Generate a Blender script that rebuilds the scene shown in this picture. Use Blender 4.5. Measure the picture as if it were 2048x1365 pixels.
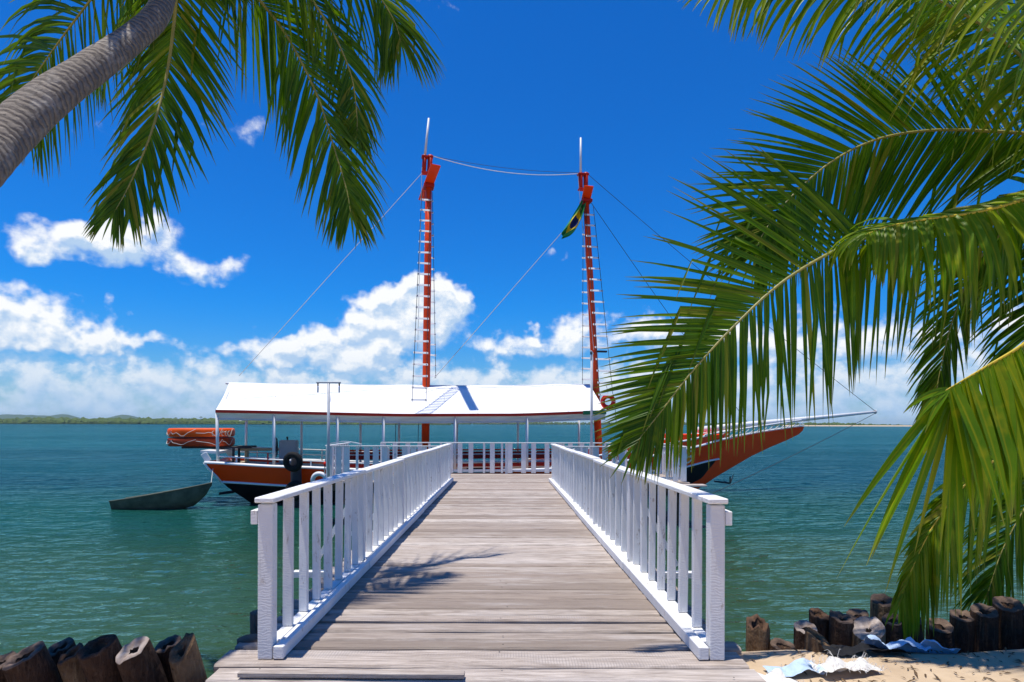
import bpy, math, random
from mathutils import Vector, Matrix, Euler, noise as mnoise

for _o in list(bpy.data.objects):
    bpy.data.objects.remove(_o, do_unlink=True)
SC = bpy.context.scene
COL = SC.collection
R = math.radians
rnd = random.Random(7)

# ------------------------------------------------------------------ camera
CAMZ = 1.6
F = 1250.0                     # focal length in pixels of the 2048 px wide photograph
VX, VY = 1007.0, 847.5
cam_d = bpy.data.cameras.new('camera')
cam_d.sensor_width = 36.0
cam_d.sensor_fit = 'HORIZONTAL'
cam_d.lens = 36.0 * F / 2048.0
cam_d.shift_x = (1024 - VX) / 2048.0
cam_d.shift_y = (VY - 682.5) / 2048.0
cam_d.clip_start = 0.05
cam_d.clip_end = 40000
cam = bpy.data.objects.new('camera', cam_d)
cam.location = (0, 0, CAMZ)
cam.rotation_euler = (math.pi / 2, -0.0025, 0)
COL.objects.link(cam)
SC.camera = cam

# ------------------------------------------------------------------ view
SC.view_settings.view_transform = 'Standard'
SC.view_settings.look = 'None'
SC.view_settings.gamma = 1.0
SC.view_settings.use_curve_mapping = False
SC.view_settings.exposure = 0.20
SC.cycles.max_bounces = 8
SC.cycles.transparent_max_bounces = 16
SC.cycles.use_denoising = True

# ------------------------------------------------------------------ sun + sky
SUN_EL, SUN_FROM = 80.5, Vector((-1.0, -0.35, 0)).normalized()
to_sun = (SUN_FROM * math.cos(R(SUN_EL)) + Vector((0, 0, math.sin(R(SUN_EL))))).normalized()
sun_d = bpy.data.lights.new('sun', 'SUN')
sun_d.energy = 4.6
sun_d.angle = R(0.53)
sun_d.color = (1.0, 0.945, 0.845)
sun = bpy.data.objects.new('sun', sun_d)
sun.rotation_euler = to_sun.to_track_quat('Z', 'Y').to_euler()
sun.location = (0, 0, 50)
COL.objects.link(sun)

world = bpy.data.worlds.new('World')
SC.world = world
world.use_nodes = True
WT = world.node_tree
WT.nodes.clear()


class NB:
    """small node-tree builder"""
    def __init__(s, tree):
        s.t = tree

    def n(s, kind, **kw):
        nd = s.t.nodes.new(kind)
        for k, v in kw.items():
            setattr(nd, k, v)
        return nd

    def _set(s, sock, v):
        if v is None:
            return
        if isinstance(v, bpy.types.NodeSocket):
            s.t.links.new(v, sock)
        else:
            sock.default_value = v

    def m(s, op, a, b=None, c=None, clamp=False):
        nd = s.n('ShaderNodeMath', operation=op, use_clamp=clamp)
        for i, v in enumerate((a, b, c)):
            s._set(nd.inputs[i], v)
        return nd.outputs[0]

    def v(s, op, a, b=None, c=None):
        nd = s.n('ShaderNodeVectorMath', operation=op)
        for i, v in enumerate((a, b, c)):
            s._set(nd.inputs[i], v)
        return nd.outputs['Value'] if op in ('DOT_PRODUCT', 'LENGTH', 'DISTANCE') else nd.outputs[0]

    def mix(s, f, a, b, mode='MIX'):
        nd = s.n('ShaderNodeMix', data_type='RGBA', blend_type=mode)
        s._set(nd.inputs[0], f)
        for i, v in ((6, a), (7, b)):
            if isinstance(v, (tuple, list)) and len(v) == 3:
                v = (*v, 1.0)
            s._set(nd.inputs[i], v)
        return nd.outputs[2]

    def maprange(s, v, a, b, c=0.0, d=1.0, smooth=False):
        nd = s.n('ShaderNodeMapRange', interpolation_type='SMOOTHSTEP' if smooth else 'LINEAR')
        s._set(nd.inputs[0], v)
        for i, x in enumerate((a, b, c, d)):
            s._set(nd.inputs[i + 1], x)
        return nd.outputs[0]

    def noise(s, vec, scale, detail=4, rough=0.5, dist=0.0, out=0, dim='3D'):
        nd = s.n('ShaderNodeTexNoise', noise_dimensions=dim)
        s._set(nd.inputs['Vector'], vec)
        nd.inputs['Scale'].default_value = scale
        nd.inputs['Detail'].default_value = detail
        nd.inputs['Roughness'].default_value = rough
        nd.inputs['Distortion'].default_value = dist
        return nd.outputs[out]


def ae(x, y):
    """azimuth / elevation (radians) of a direction seen at a picture point"""
    az = math.atan2(x - VX, F)
    el = math.atan2(847 - y, math.hypot(F, x - VX))
    return az, el


# cumulus clouds: (x, y, half width, half height, weight)
CLOUDS = [
    (215, 495, 105, 36, 0.90), (285, 450, 50, 44, 0.68), (80, 516, 42, 20, 0.55), (150, 478, 60, 26, 0.5),
    (415, 542, 58, 30, 0.78), (5, 640, 90, 44, 0.85), (90, 676, 80, 26, 0.62), (232, 645, 26, 38, 0.75),
    (290, 692, 110, 16, 0.62), (820, 640, 90, 56, 1.35), (760, 655, 54, 48, 1.0), (890, 606, 50, 38, 1.05),
    (830, 598, 50, 32, 0.9), (535, 706, 72, 36, 1.0), (645, 708, 56, 36, 0.9), (730, 712, 70, 46, 1.0),
    (1020, 696, 66, 32, 0.95), (1060, 668, 18, 18, 0.65), (1145, 676, 54, 46, 0.95), (1290, 660, 76, 40, 0.95),
    (500, 262, 42, 36, 0.40), (1110, 518, 60, 13, 0.43), (870, 2, 70, 12, 0.5), (330, 245, 110, 34, 0.34),
    (1480, 680, 130, 46, 0.9), (1750, 690, 140, 56, 0.9), (-180, 600, 130, 60, 0.9), (2200, 640, 140, 70, 0.9),
    (150, 270, 60, 20, 0.34),
]
grp = bpy.data.node_groups.new('cloud_density', 'ShaderNodeTree')
grp.interface.new_socket('P', in_out='INPUT', socket_type='NodeSocketVector')
grp.interface.new_socket('Density', in_out='OUTPUT', socket_type='NodeSocketFloat')
g = NB(grp)
gi, go = g.n('NodeGroupInput'), g.n('NodeGroupOutput')
P = gi.outputs[0]
w1 = g.v('SUBTRACT', g.noise(P, 14.0, 3, 0.55, out=1, dim='2D'), (0.5, 0.5, 0.5))
w2 = g.v('SUBTRACT', g.noise(P, 46.0, 2, 0.5, out=1, dim='2D'), (0.5, 0.5, 0.5))
PW = g.v('MULTIPLY_ADD', w1, (0.055, 0.05, 0.0), P)
PW = g.v('MULTIPLY_ADD', w2, (0.026, 0.026, 0.0), PW)
acc = None
for (cx, cy, rx, ry, wt) in CLOUDS:
    a, e = ae(cx, cy)
    sx, sy = F / rx, F / ry
    q = g.v('MULTIPLY_ADD', PW, (sx, sy, 0.0), (-a * sx, -e * sy, 0.0))
    gd = g.m('POWER', 0.42, g.v('DOT_PRODUCT', q, q))
    acc = g.m('MULTIPLY', gd, wt) if acc is None else g.m('MULTIPLY_ADD', gd, wt, acc)
acc = g.m('MINIMUM', acc, 1.15)
sep = g.n('ShaderNodeSeparateXYZ')
grp.links.new(PW, sep.inputs[0])
# the low bank of cloud all round the horizon
bank = g.maprange(sep.outputs[1], 0.055, 0.140, 0.98, 0.0, True)
big = g.noise(P, 5.0, 2, 0.5, dim='2D')
bank = g.m('MULTIPLY', bank, g.maprange(big, 0.30, 0.60, 0.80, 1.0))
acc = g.m('MAXIMUM', acc, bank)
fb = g.noise(g.v('MULTIPLY', P, (1.0, 1.25, 1.0)), 22.0, 6, 0.56, dim='2D')
d = g.m('ADD', acc, g.m('MULTIPLY', g.m('SUBTRACT', fb, 0.5), 1.25))
d = g.m('MULTIPLY', g.m('SUBTRACT', d, 0.44), 1.95)
grp.links.new(d, go.inputs[0])

W = NB(WT)
sky = W.n('ShaderNodeTexSky', sky_type='NISHITA', sun_disc=False)
sky.sun_elevation = R(SUN_EL)
sky.sun_rotation = R(270)
sky.altitude = 0
sky.air_density = 1.0
sky.dust_density = 0.2
sky.ozone_density = 1.6
hsv = W.n('ShaderNodeHueSaturation')
hsv.inputs['Hue'].default_value = 0.5
hsv.inputs['Saturation'].default_value = 1.22
hsv.inputs['Value'].default_value = 1.0
WT.links.new(sky.outputs[0], hsv.inputs['Color'])
skycol = W.mix(1.0, hsv.outputs[0], (0.09, 0.74, 1.42), 'MULTIPLY')   # deep tropical blue
skyhor = W.mix(1.0, hsv.outputs[0], (0.42, 0.72, 1.12), 'MULTIPLY')   # paler towards the horizon
tc = W.n('ShaderNodeTexCoord')
dirv = W.v('NORMALIZE', tc.outputs['Generated'])
sx = W.n('ShaderNodeSeparateXYZ')
WT.links.new(dirv, sx.inputs[0])
az = W.m('ARCTAN2', sx.outputs[0], sx.outputs[1])
el = W.m('ARCSINE', sx.outputs[2])
cmb = W.n('ShaderNodeCombineXYZ')
WT.links.new(az, cmb.inputs[0])
WT.links.new(el, cmb.inputs[1])
PV = cmb.outputs[0]
skycol = W.mix(W.maprange(el, 0.0, 0.20, 0.0, 1.0, True), skyhor, skycol)
g1 = W.n('ShaderNodeGroup'); g1.node_tree = grp
WT.links.new(PV, g1.inputs[0])
g2 = W.n('ShaderNodeGroup'); g2.node_tree = grp
WT.links.new(W.v('ADD', PV, (-0.005, 0.013, 0.0)), g2.inputs[0])
dens = g1.outputs[0]
alpha = W.maprange(dens, -0.08, 1.10, 0.0, 1.0, True)
lit = W.m('SUBTRACT', dens, g2.outputs[0])
lit = W.maprange(lit, -0.36, 0.36, 0.0, 1.0)
cloudcol = W.mix(lit, (4.6, 6.3, 8.6), (9.6, 9.8, 10.0))
low = W.maprange(el, 0.0, 0.13, 0.80, 0.0, True)          # low clouds stand behind more air
cloudcol = W.mix(low, cloudcol, (3.6, 5.6, 8.0))
alpha = W.m('MULTIPLY', alpha, W.maprange(el, -0.01, 0.015, 0.0, 1.0))
fin = W.mix(alpha, skycol, cloudcol)
bg = W.n('ShaderNodeBackground')
WT.links.new(fin, bg.inputs['Color'])
bg.inputs['Strength'].default_value = 0.09
wo = W.n('ShaderNodeOutputWorld')
WT.links.new(bg.outputs[0], wo.inputs['Surface'])

world.cycles.sampling_method = 'MANUAL'
world.cycles.sample_map_resolution = 256

WATER_Z = -1.2


def at(x, y, D):
    """world point that stands at distance D along the view, seen at picture point x, y"""
    hz = VY + 0.0025 * (x - VX)
    return Vector(((x - VX) * D / F, D, CAMZ - (y - hz) * D / F))


# ------------------------------------------------------------------ object helpers
def props(o, label=None, cat=None, group=None, kind=None):
    if label: o['label'] = label
    if cat: o['category'] = cat
    if group: o['group'] = group
    if kind: o['kind'] = kind
    return o


def empty(name, loc, rz=0.0, **kw):
    o = bpy.data.objects.new(name, None)
    o.location = loc
    o.rotation_euler = (0, 0, rz)
    o.empty_display_size = 0.2
    COL.objects.link(o)
    return props(o, **kw)


def root_of(o):
    while o.parent:
        o = o.parent
    return o


class MB:
    """collects shapes for ONE mesh object"""
    def __init__(s):
        s.v, s.f, s.mi, s.smooth = [], [], [], []
        s.uv = []
        s.cur = 0
        s.sm = False

    def add(s, vs, fs):
        b = len(s.v)
        s.v += [tuple(p) for p in vs]
        for f in fs:
            s.f.append([i + b for i in f])
            s.mi.append(s.cur)
            s.smooth.append(s.sm)

    def box(s, c, size, rot=None):
        hx, hy, hz = size[0] / 2, size[1] / 2, size[2] / 2
        vs = [Vector((x * hx, y * hy, z * hz)) for x in (-1, 1) for y in (-1, 1) for z in (-1, 1)]
        if rot is not None:
            vs = [rot @ p for p in vs]
        c = Vector(c)
        s.add([p + c for p in vs], [(0, 1, 3, 2), (4, 6, 7, 5), (0, 4, 5, 1), (2, 3, 7, 6), (0, 2, 6, 4), (1, 5, 7, 3)])

    def bbox(s, c, size, b=0.006, rot=None):
        """box with chamfered edges along all sides"""
        hx, hy, hz = size[0] / 2, size[1] / 2, size[2] / 2
        b = min(b, hx * .8, hy * .8, hz * .8)
        vs, idx = [], {}
        for x in (-1, 1):
            for y in (-1, 1):
                for z in (-1, 1):
                    for k in range(3):
                        p = [x * hx, y * hy, z * hz]
                        for j in range(3):
                            if j != k:
                                p[j] -= (x, y, z)[j] * b
                        idx[(x, y, z, k)] = len(vs)
                        vs.append(Vector(p))
        fs = []
        for k in range(3):
            for sg in (-1, 1):
                i, j = [q for q in range(3) if q != k]
                cyc = [(-1, -1), (1, -1), (1, 1), (-1, 1)]
                q = []
                for a, bb in cyc:
                    key = [0, 0, 0]; key[k] = sg; key[i] = a; key[j] = bb
                    q.append(idx[(*key, k)])
                fs.append(q)
        for k in range(3):          # edges
            i, j = [q for q in range(3) if q != k]
            for a in (-1, 1):
                for bb in (-1, 1):
                    q = []
                    for sg, order in ((-1, (i, j)), (1, (j, i))):
                        for o in order:
                            key = [0, 0, 0]; key[k] = sg; key[i] = a; key[j] = bb
                            q.append(idx[(*key, o)])
                    fs.append(q)
        for x in (-1, 1):
            for y in (-1, 1):
                for z in (-1, 1):
                    fs.append([idx[(x, y, z, k)] for k in range(3)])
        if rot is not None:
            vs = [rot @ p for p in vs]
        c = Vector(c)
        s.add([p + c for p in vs], fs)

    def tube(s, pts, rad, n=8, cap=True, flat=1.0):
        pts = [Vector(p) for p in pts]
        if not isinstance(rad, (list, tuple)):
            rad = [rad] * len(pts)
        up = None
        vs = []
        for i, p in enumerate(pts):
            t = (pts[min(i + 1, len(pts) - 1)] - pts[max(i - 1, 0)]).normalized()
            if up is None:
                up = t.orthogonal().normalized()
            up = (up - t * up.dot(t))
            up = up.normalized() if up.length > 1e-6 else t.orthogonal().normalized()
            b = t.cross(up)
            for k in range(n):
                a = 2 * math.pi * k / n
                vs.append(p + (up * math.cos(a) + b * math.sin(a) * flat) * rad[i])
        fs = []
        for i in range(len(pts) - 1):
            for k in range(n):
                k2 = (k + 1) % n
                fs.append((i * n + k, i * n + k2, (i + 1) * n + k2, (i + 1) * n + k))
        if cap:
            fs.append(list(range(n))[::-1])
            fs.append([(len(pts) - 1) * n + k for k in range(n)])
        s.add(vs, fs)

    def torus(s, c, R0, r, axis=(0, 1, 0), n=28, m=10, flat=1.0):
        ax = Vector(axis).normalized()
        e1 = ax.orthogonal().normalized()
        e2 = ax.cross(e1)
        c = Vector(c)
        vs, fs = [], []
        for i in range(n):
            a = 2 * math.pi * i / n
            d = e1 * math.cos(a) + e2 * math.sin(a)
            for j in range(m):
                b = 2 * math.pi * j / m
                vs.append(c + d * (R0 + r * math.cos(b)) + ax * r * math.sin(b) * flat)
        for i in range(n):
            for j in range(m):
                fs.append((i * m + j, ((i + 1) % n) * m + j, ((i + 1) % n) * m + (j + 1) % m, i * m + (j + 1) % m))
        s.add(vs, fs)

    def grid(s, rows):
        """rows: list of equally long lists of points"""
        nr, nc = len(rows), len(rows[0])
        s.add([p for r in rows for p in r],
              [(i * nc + j, i * nc + j + 1, (i + 1) * nc + j + 1, (i + 1) * nc + j) for i in range(nr - 1) for j in range(nc - 1)])

    def mesh(s, name, mats):
        me = bpy.data.meshes.new(name)
        me.from_pydata(s.v, [], s.f)
        for m in (mats if isinstance(mats, (list, tuple)) else [mats]):
            me.materials.append(m)
        me.polygons.foreach_set('material_index', s.mi)
        me.polygons.foreach_set('use_smooth', s.smooth)
        if s.uv and len(s.uv) == len(s.v):
            ul = me.uv_layers.new(name='UVMap')
            li = [0] * len(me.loops)
            me.loops.foreach_get('vertex_index', li)
            ul.data.foreach_set('uv', [c for i in li for c in s.uv[i]])
        me.update()
        return me

    def build(s, name, mats, parent=None, world=False, loc=None, **kw):
        """world=True: the points are world points and the thing's root is unrotated"""
        if world and parent is not None:
            rl = root_of(parent).location
            s.v = [(p[0] - rl[0], p[1] - rl[1], p[2] - rl[2]) for p in s.v]
        o = bpy.data.objects.new(name, s.mesh(name, mats))
        COL.objects.link(o)
        o.parent = parent
        if loc is not None:
            o.location = loc
        return props(o, **kw)


def place(name, me, parent, loc, rot=(0, 0, 0), scale=None):
    o = bpy.data.objects.new(name, me)
    COL.objects.link(o)
    o.parent = parent
    o.location = loc
    o.rotation_euler = rot
    if scale: o.scale = scale
    return o


def interp(keys, x):
    if x <= keys[0][0]: return keys[0][1]
    for (a, va), (b, vb) in zip(keys, keys[1:]):
        if x <= b:
            t = (x - a) / (b - a)
            t = t * t * (3 - 2 * t) * 0.35 + t * 0.65
            return va + (vb - va) * t
    return keys[-1][1]


def spline(pts, n):
    """Catmull-Rom through the points"""
    pts = [Vector(p) for p in pts]
    P_ = [pts[0] * 2 - pts[1]] + pts + [pts[-1] * 2 - pts[-2]]
    out = []
    segs = len(pts) - 1
    for i in range(n + 1):
        u = i / n * segs
        k = min(int(u), segs - 1)
        t = u - k
        a, b, c, d_ = P_[k:k + 4]
        out.append(0.5 * ((2 * b) + (c - a) * t + (2 * a - 5 * b + 4 * c - d_) * t * t + (3 * b - a - 3 * c + d_) * t ** 3))
    return out


# ------------------------------------------------------------------ materials
def new_mat(name):
    m = bpy.data.materials.new(name)
    m.use_nodes = True
    b = NB(m.node_tree)
    bs = m.node_tree.nodes['Principled BSDF']
    return m, b, bs


def bump(b, bs, h, strength=0.3, dist=0.01):
    nd = b.n('ShaderNodeBump')
    nd.inputs['Strength'].default_value = strength
    nd.inputs['Distance'].default_value = dist
    b._set(nd.inputs['Height'], h)
    b.t.links.new(nd.outputs[0], bs.inputs['Normal'])


def coords(b, kind='Object', scale=(1, 1, 1), rand=True):
    tc_ = b.n('ShaderNodeTexCoord')
    v = tc_.outputs[kind]
    if rand:
        oi = b.n('ShaderNodeObjectInfo')
        v = b.v('ADD', v, b.v('MULTIPLY', (37.0, 17.0, 23.0), b_comb(b, oi.outputs['Random'])))
    return b.v('MULTIPLY', v, scale)


def b_comb(b, s):
    c = b.n('ShaderNodeCombineXYZ')
    for i in range(3):
        b.t.links.new(s, c.inputs[i])
    return c.outputs[0]


def paint(name, col, rough=0.45, var=0.12, nscale=6.0, bumpk=0.15, dirt=None):
    m, b, bs = new_mat(name)
    v = coords(b)
    n1 = b.noise(v, nscale, 6, 0.6)
    f = b.maprange(n1, 0.3, 0.75, 0.0, 1.0)
    dk = tuple(c * (1 - var * 2) for c in col)
    c = b.mix(f, col, dk)
    if dirt:
        n2 = b.noise(v, nscale * 2.3, 8, 0.7)
        c = b.mix(b.maprange(n2, 0.56, 0.74, 0.0, 0.75), c, dirt)
    b.t.links.new(c, bs.inputs['Base Color'])
    bs.inputs['Roughness'].default_value = rough
    bs.inputs['Specular IOR Level'].default_value = 0.2
    bump(b, bs, b.noise(v, nscale * 8, 4, 0.6), bumpk, 0.01)
    return m


M = {}


def mat_deck():
    m, b, bs = new_mat('weathered_plank_wood')
    oi = b.n('ShaderNodeObjectInfo')
    v = coords(b, 'Object', (0.9, 13.0, 13.0))
    warp = b.noise(coords(b, 'Object', (1.2, 3.0, 3.0)), 1.0, 2, 0.5, out=1)
    v = b.v('MULTIPLY_ADD', warp, (0.0, 1.6, 1.6), v)
    grain = b.noise(v, 2.6, 8, 0.68)
    fine = b.noise(coords(b, 'Object', (1.6, 60.0, 60.0)), 1.6, 5, 0.7)
    base = b.mix(oi.outputs['Random'], (0.27, 0.22, 0.18), (0.70, 0.625, 0.56))
    r2 = b.m('FRACT', b.m('MULTIPLY', oi.outputs['Random'], 7.31))
    base = b.mix(b.m('MULTIPLY', r2, 0.5), base, (0.40, 0.31, 0.25))
    c = b.mix(b.maprange(grain, 0.38, 0.68, 0.0, 0.9), base, (0.23, 0.18, 0.15))
    c = b.mix(b.maprange(fine, 0.50, 0.70, 0.0, 0.7), c, (0.15, 0.115, 0.095))
    patch = b.noise(coords(b, 'Object', (0.7, 3.0, 3.0)), 1.7, 4, 0.6)
    c = b.mix(b.maprange(patch, 0.52, 0.72, 0.0, 0.5), c, (0.55, 0.50, 0.47))
    stain = b.noise(coords(b, 'Object', (1.1, 5.0, 5.0)), 2.2, 6, 0.7)
    c = b.mix(b.maprange(stain, 0.56, 0.70, 0.0, 0.55), c, (0.16, 0.125, 0.10))
    # saw marks across some boards
    saw = b.n('ShaderNodeTexWave', wave_type='BANDS', bands_direction='X')
    b.t.links.new(coords(b, 'Object', (1, 0.3, 0.3)), saw.inputs[0])
    saw.inputs['Scale'].default_value = 16.0
    saw.inputs['Distortion'].default_value = 3.0
    saw.inputs['Detail'].default_value = 3
    mk = b.m('MULTIPLY', b.maprange(saw.outputs[1], 0.55, 1.0), b.maprange(patch, 0.48, 0.62))
    mk = b.m('MULTIPLY', mk, b.maprange(r2, 0.45, 0.6, 0.0, 0.45))
    c = b.mix(mk, c, (0.2, 0.17, 0.16))
    b.t.links.new(c, bs.inputs['Base Color'])
    bs.inputs['Roughness'].default_value = 0.78
    bs.inputs['Specular IOR Level'].default_value = 0.25
    bump(b, bs, b.m('ADD', grain, b.m('MULTIPLY', fine, 0.8)), 0.55, 0.012)
    return m


def mat_whitewood():
    m, b, bs = new_mat('white_painted_timber')
    oi = b.n('ShaderNodeObjectInfo')
    v = coords(b, 'Object', (1, 1, 1))
    n1 = b.noise(v, 5.0, 7, 0.65)
    c = b.mix(oi.outputs['Random'], (0.84, 0.83, 0.81), (0.72, 0.71, 0.70))
    c = b.mix(b.maprange(n1, 0.42, 0.8, 0.0, 0.45), c, (0.60, 0.60, 0.62))
    n2 = b.noise(b.v('MULTIPLY', v, (1, 1, 0.35)), 16.0, 8, 0.72)
    c = b.mix(b.maprange(n2, 0.60, 0.67, 0.0, 0.75), c, (0.38, 0.31, 0.25))
    n5 = b.noise(b.v('MULTIPLY', v, (1, 1, 0.12)), 40.0, 4, 0.7)
    c = b.mix(b.maprange(n5, 0.58, 0.72, 0.0, 0.45), c, (0.46, 0.43, 0.40))
    b.t.links.new(c, bs.inputs['Base Color'])
    bs.inputs['Roughness'].default_value = 0.55
    saw = b.n('ShaderNodeTexWave', wave_type='BANDS', bands_direction='Z')
    b.t.links.new(v, saw.inputs[0])
    saw.inputs['Scale'].default_value = 17.0
    saw.inputs['Distortion'].default_value = 12.0
    saw.inputs['Detail'].default_value = 4
    h = b.m('ADD', b.m('MULTIPLY', saw.outputs[1], 0.5), b.noise(v, 60.0, 4, 0.6))
    bump(b, bs, h, 0.22, 0.008)
    return m


def mat_water():
    m, b, bs = new_mat('estuary_water')
    ge = b.n('ShaderNodeNewGeometry')
    P_ = ge.outputs['Position']
    sp = b.n('ShaderNodeSeparateXYZ')
    b.t.links.new(P_, sp.inputs[0])
    y = sp.outputs[1]
    # colour of the water body: shallow olive by the bank, then green, then deep teal
    wob = b.noise(b.v('MULTIPLY', P_, (0.05, 0.12, 0)), 1.0, 4, 0.6, dim='2D')
    yy = b.m('ADD', y, b.m('MULTIPLY', b.m('SUBTRACT', wob, 0.5), 8.0))
    c = b.mix(b.maprange(yy, 8.0, 18.0, 0, 1, True), (0.038, 0.056, 0.002), (0.008, 0.038, 0.012))
    c = b.mix(b.maprange(yy, 16.0, 32.0, 0, 1, True), c, (0.001, 0.030, 0.045))
    c = b.mix(b.maprange(yy, 24.0, 110.0, 0, 1, True), c, (0.0005, 0.050, 0.066))
    streak = b.noise(b.v('MULTIPLY', P_, (0.003, 0.03, 0)), 1.0, 4, 0.6, dim='2D')
    c = b.mix(b.maprange(streak, 0.5, 0.75, 0.0, 0.5), c, (0.004, 0.080, 0.095))
    p = b.v('MULTIPLY', P_, (0.50, 1.5, 1.0))
    wv = b.noise(p, 0.20, 2, 0.5, out=1, dim='2D')
    p = b.v('MULTIPLY_ADD', wv, (1.4, 1.4, 0.0), p)
    n1 = b.noise(p, 1.15, 4, 0.58, 0.3, dim='2D')
    n2 = b.noise(b.v('MULTIPLY', P_, (0.75, 1.6, 1.0)), 4.4, 4, 0.6, 0.4, dim='2D')
    n3 = b.noise(b.v('MULTIPLY', P_, (0.22, 0.6, 1.0)), 0.55, 3, 0.5, dim='2D')
    n4 = b.noise(b.v('MULTIPLY', P_, (0.40, 1.9, 1.0)), 1.7, 3, 0.55, 0.5, dim='2D')
    n1 = b.m('ADD', n1, b.m('MULTIPLY', n4, 0.75))
    h = b.m('ADD', b.m('MULTIPLY', n1, 1.0), b.m('MULTIPLY', n2, 0.34))
    h = b.m('ADD', h, b.m('MULTIPLY', n3, 1.1))
    gust = b.noise(b.v('MULTIPLY', P_, (0.03, 0.09, 1.0)), 1.0, 3, 0.5, dim='2D')
    h = b.m('MULTIPLY', h, b.maprange(gust, 0.3, 0.7, 0.6, 1.15))
    bp = b.n('ShaderNodeBump')
    bp.inputs['Strength'].default_value = 1.0
    bp.inputs['Distance'].default_value = 0.22
    b._set(bp.inputs['Height'], h)
    df = b.n('ShaderNodeBsdfDiffuse')
    b._set(df.inputs['Color'], c)
    gl = b.n('ShaderNodeBsdfGlossy')
    gl.inputs['Roughness'].default_value = 0.05
    gl.inputs['Color'].default_value = (0.46, 0.86, 0.86, 1)
    b._set(gl.inputs['Normal'], bp.outputs[0])
    fr = b.n('ShaderNodeFresnel')
    fr.inputs['IOR'].default_value = 1.33
    b._set(fr.inputs['Normal'], bp.outputs[0])
    mx = b.n('ShaderNodeMixShader')
    b._set(mx.inputs[0], b.m('MINIMUM', b.m('MULTIPLY', fr.outputs[0], 0.85), 0.55))
    b.t.links.new(df.outputs[0], mx.inputs[1])
    b.t.links.new(gl.outputs[0], mx.inputs[2])
    b.t.links.new(mx.outputs[0], m.node_tree.nodes['Material Output'].inputs['Surface'])
    m.node_tree.nodes.remove(bs)
    return m


def mat_leaf(name, c1, c2, tip, trans=0.35):
    m, b, bs = new_mat(name)
    oi = b.n('ShaderNodeObjectInfo')
    ge = b.n('ShaderNodeNewGeometry')
    n1 = b.noise(ge.outputs['Position'], 5.0, 3, 0.6)
    c = b.mix(b.maprange(n1, 0.35, 0.65), c1, c2)
    n2 = b.noise(ge.outputs['Position'], 9.0, 2, 0.5)
    c = b.mix(b.maprange(n2, 0.62, 0.78, 0, 0.7), c, tip)
    uv = b.n('ShaderNodeUVMap')
    su = b.n('ShaderNodeSeparateXYZ')
    b.t.links.new(uv.outputs[0], su.inputs[0])
    # yellow midrib, dry tip
    fu = b.m('FRACT', su.outputs[0])
    ru = b.m('DIVIDE', b.m('FLOOR', su.outputs[0]), 16.0)
    c = b.mix(b.maprange(ru, 0.55, 1.0, 0.0, 0.55), c, tip)
    c = b.mix(b.maprange(ru, 0.0, 0.35, 0.35, 0.0), c, tuple(x * 0.6 for x in c1))
    c = b.mix(b.m('MULTIPLY', b.m('GREATER_THAN', ru, 0.93), 0.5), c, (0.30, 0.24, 0.03))
    rib = b.maprange(b.m('ABSOLUTE', b.m('SUBTRACT', fu, 0.5)), 0.03, 0.12, 0.55, 0.0)
    c = b.mix(rib, c, tip)
    c = b.mix(b.maprange(su.outputs[1], 0.80, 1.0, 0.0, 0.75), c, (0.30, 0.24, 0.05))
    b.t.links.new(c, bs.inputs['Base Color'])
    bs.inputs['Roughness'].default_value = 0.42
    bs.inputs['Specular IOR Level'].default_value = 0.22
    tr = b.n('ShaderNodeBsdfTranslucent')
    b.t.links.new(b.mix(0.5, c, (0.24, 0.42, 0.004), 'MIX'), tr.inputs['Color'])
    mx = b.n('ShaderNodeMixShader')
    mx.inputs[0].default_value = trans
    out = m.node_tree.nodes['Material Output']
    b.t.links.new(bs.outputs[0], mx.inputs[1])
    b.t.links.new(tr.outputs[0], mx.inputs[2])
    b.t.links.new(mx.outputs[0], out.inputs['Surface'])
    return m


def mat_palmbark():
    m, b, bs = new_mat('palm_bark')
    v = coords(b, 'UV', (1, 1, 1), False)
    n1 = b.noise(b.v('MULTIPLY', v, (6.0, 10.0, 1)), 1.4, 7, 0.7)
    ring = b.n('ShaderNodeTexWave', wave_type='BANDS', bands_direction='Y')
    b.t.links.new(v, ring.inputs[0])
    ring.inputs['Scale'].default_value = 6.0
    ring.inputs['Distortion'].default_value = 6.0
    ring.inputs['Detail'].default_value = 4
    ring.inputs['Detail Scale'].default_value = 1.6
    c = b.mix(b.maprange(n1, 0.3, 0.7), (0.25, 0.21, 0.17), (0.11, 0.09, 0.072))
    c = b.mix(b.maprange(ring.outputs[1], 0.0, 0.30, 0.70, 0.0), c, (0.060, 0.048, 0.038))
    n3 = b.noise(b.v('MULTIPLY', v, (5.0, 2.2, 1)), 1.0, 4, 0.6)
    c = b.mix(b.maprange(n3, 0.54, 0.70, 0.0, 0.7), c, (0.40, 0.37, 0.33))
    sp = b.noise(b.v('MULTIPLY', v, (30.0, 46.0, 1)), 1.0, 3, 0.6)
    c = b.mix(b.maprange(sp, 0.62, 0.70, 0, 0.8), c, (0.06, 0.05, 0.04))
    b.t.links.new(c, bs.inputs['Base Color'])
    bs.inputs['Roughness'].default_value = 0.9
    bump(b, bs, b.m('ADD', b.m('MULTIPLY', ring.outputs[1], 0.6), b.m('MULTIPLY', n1, 0.9)), 0.7, 0.015)
    return m


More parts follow.
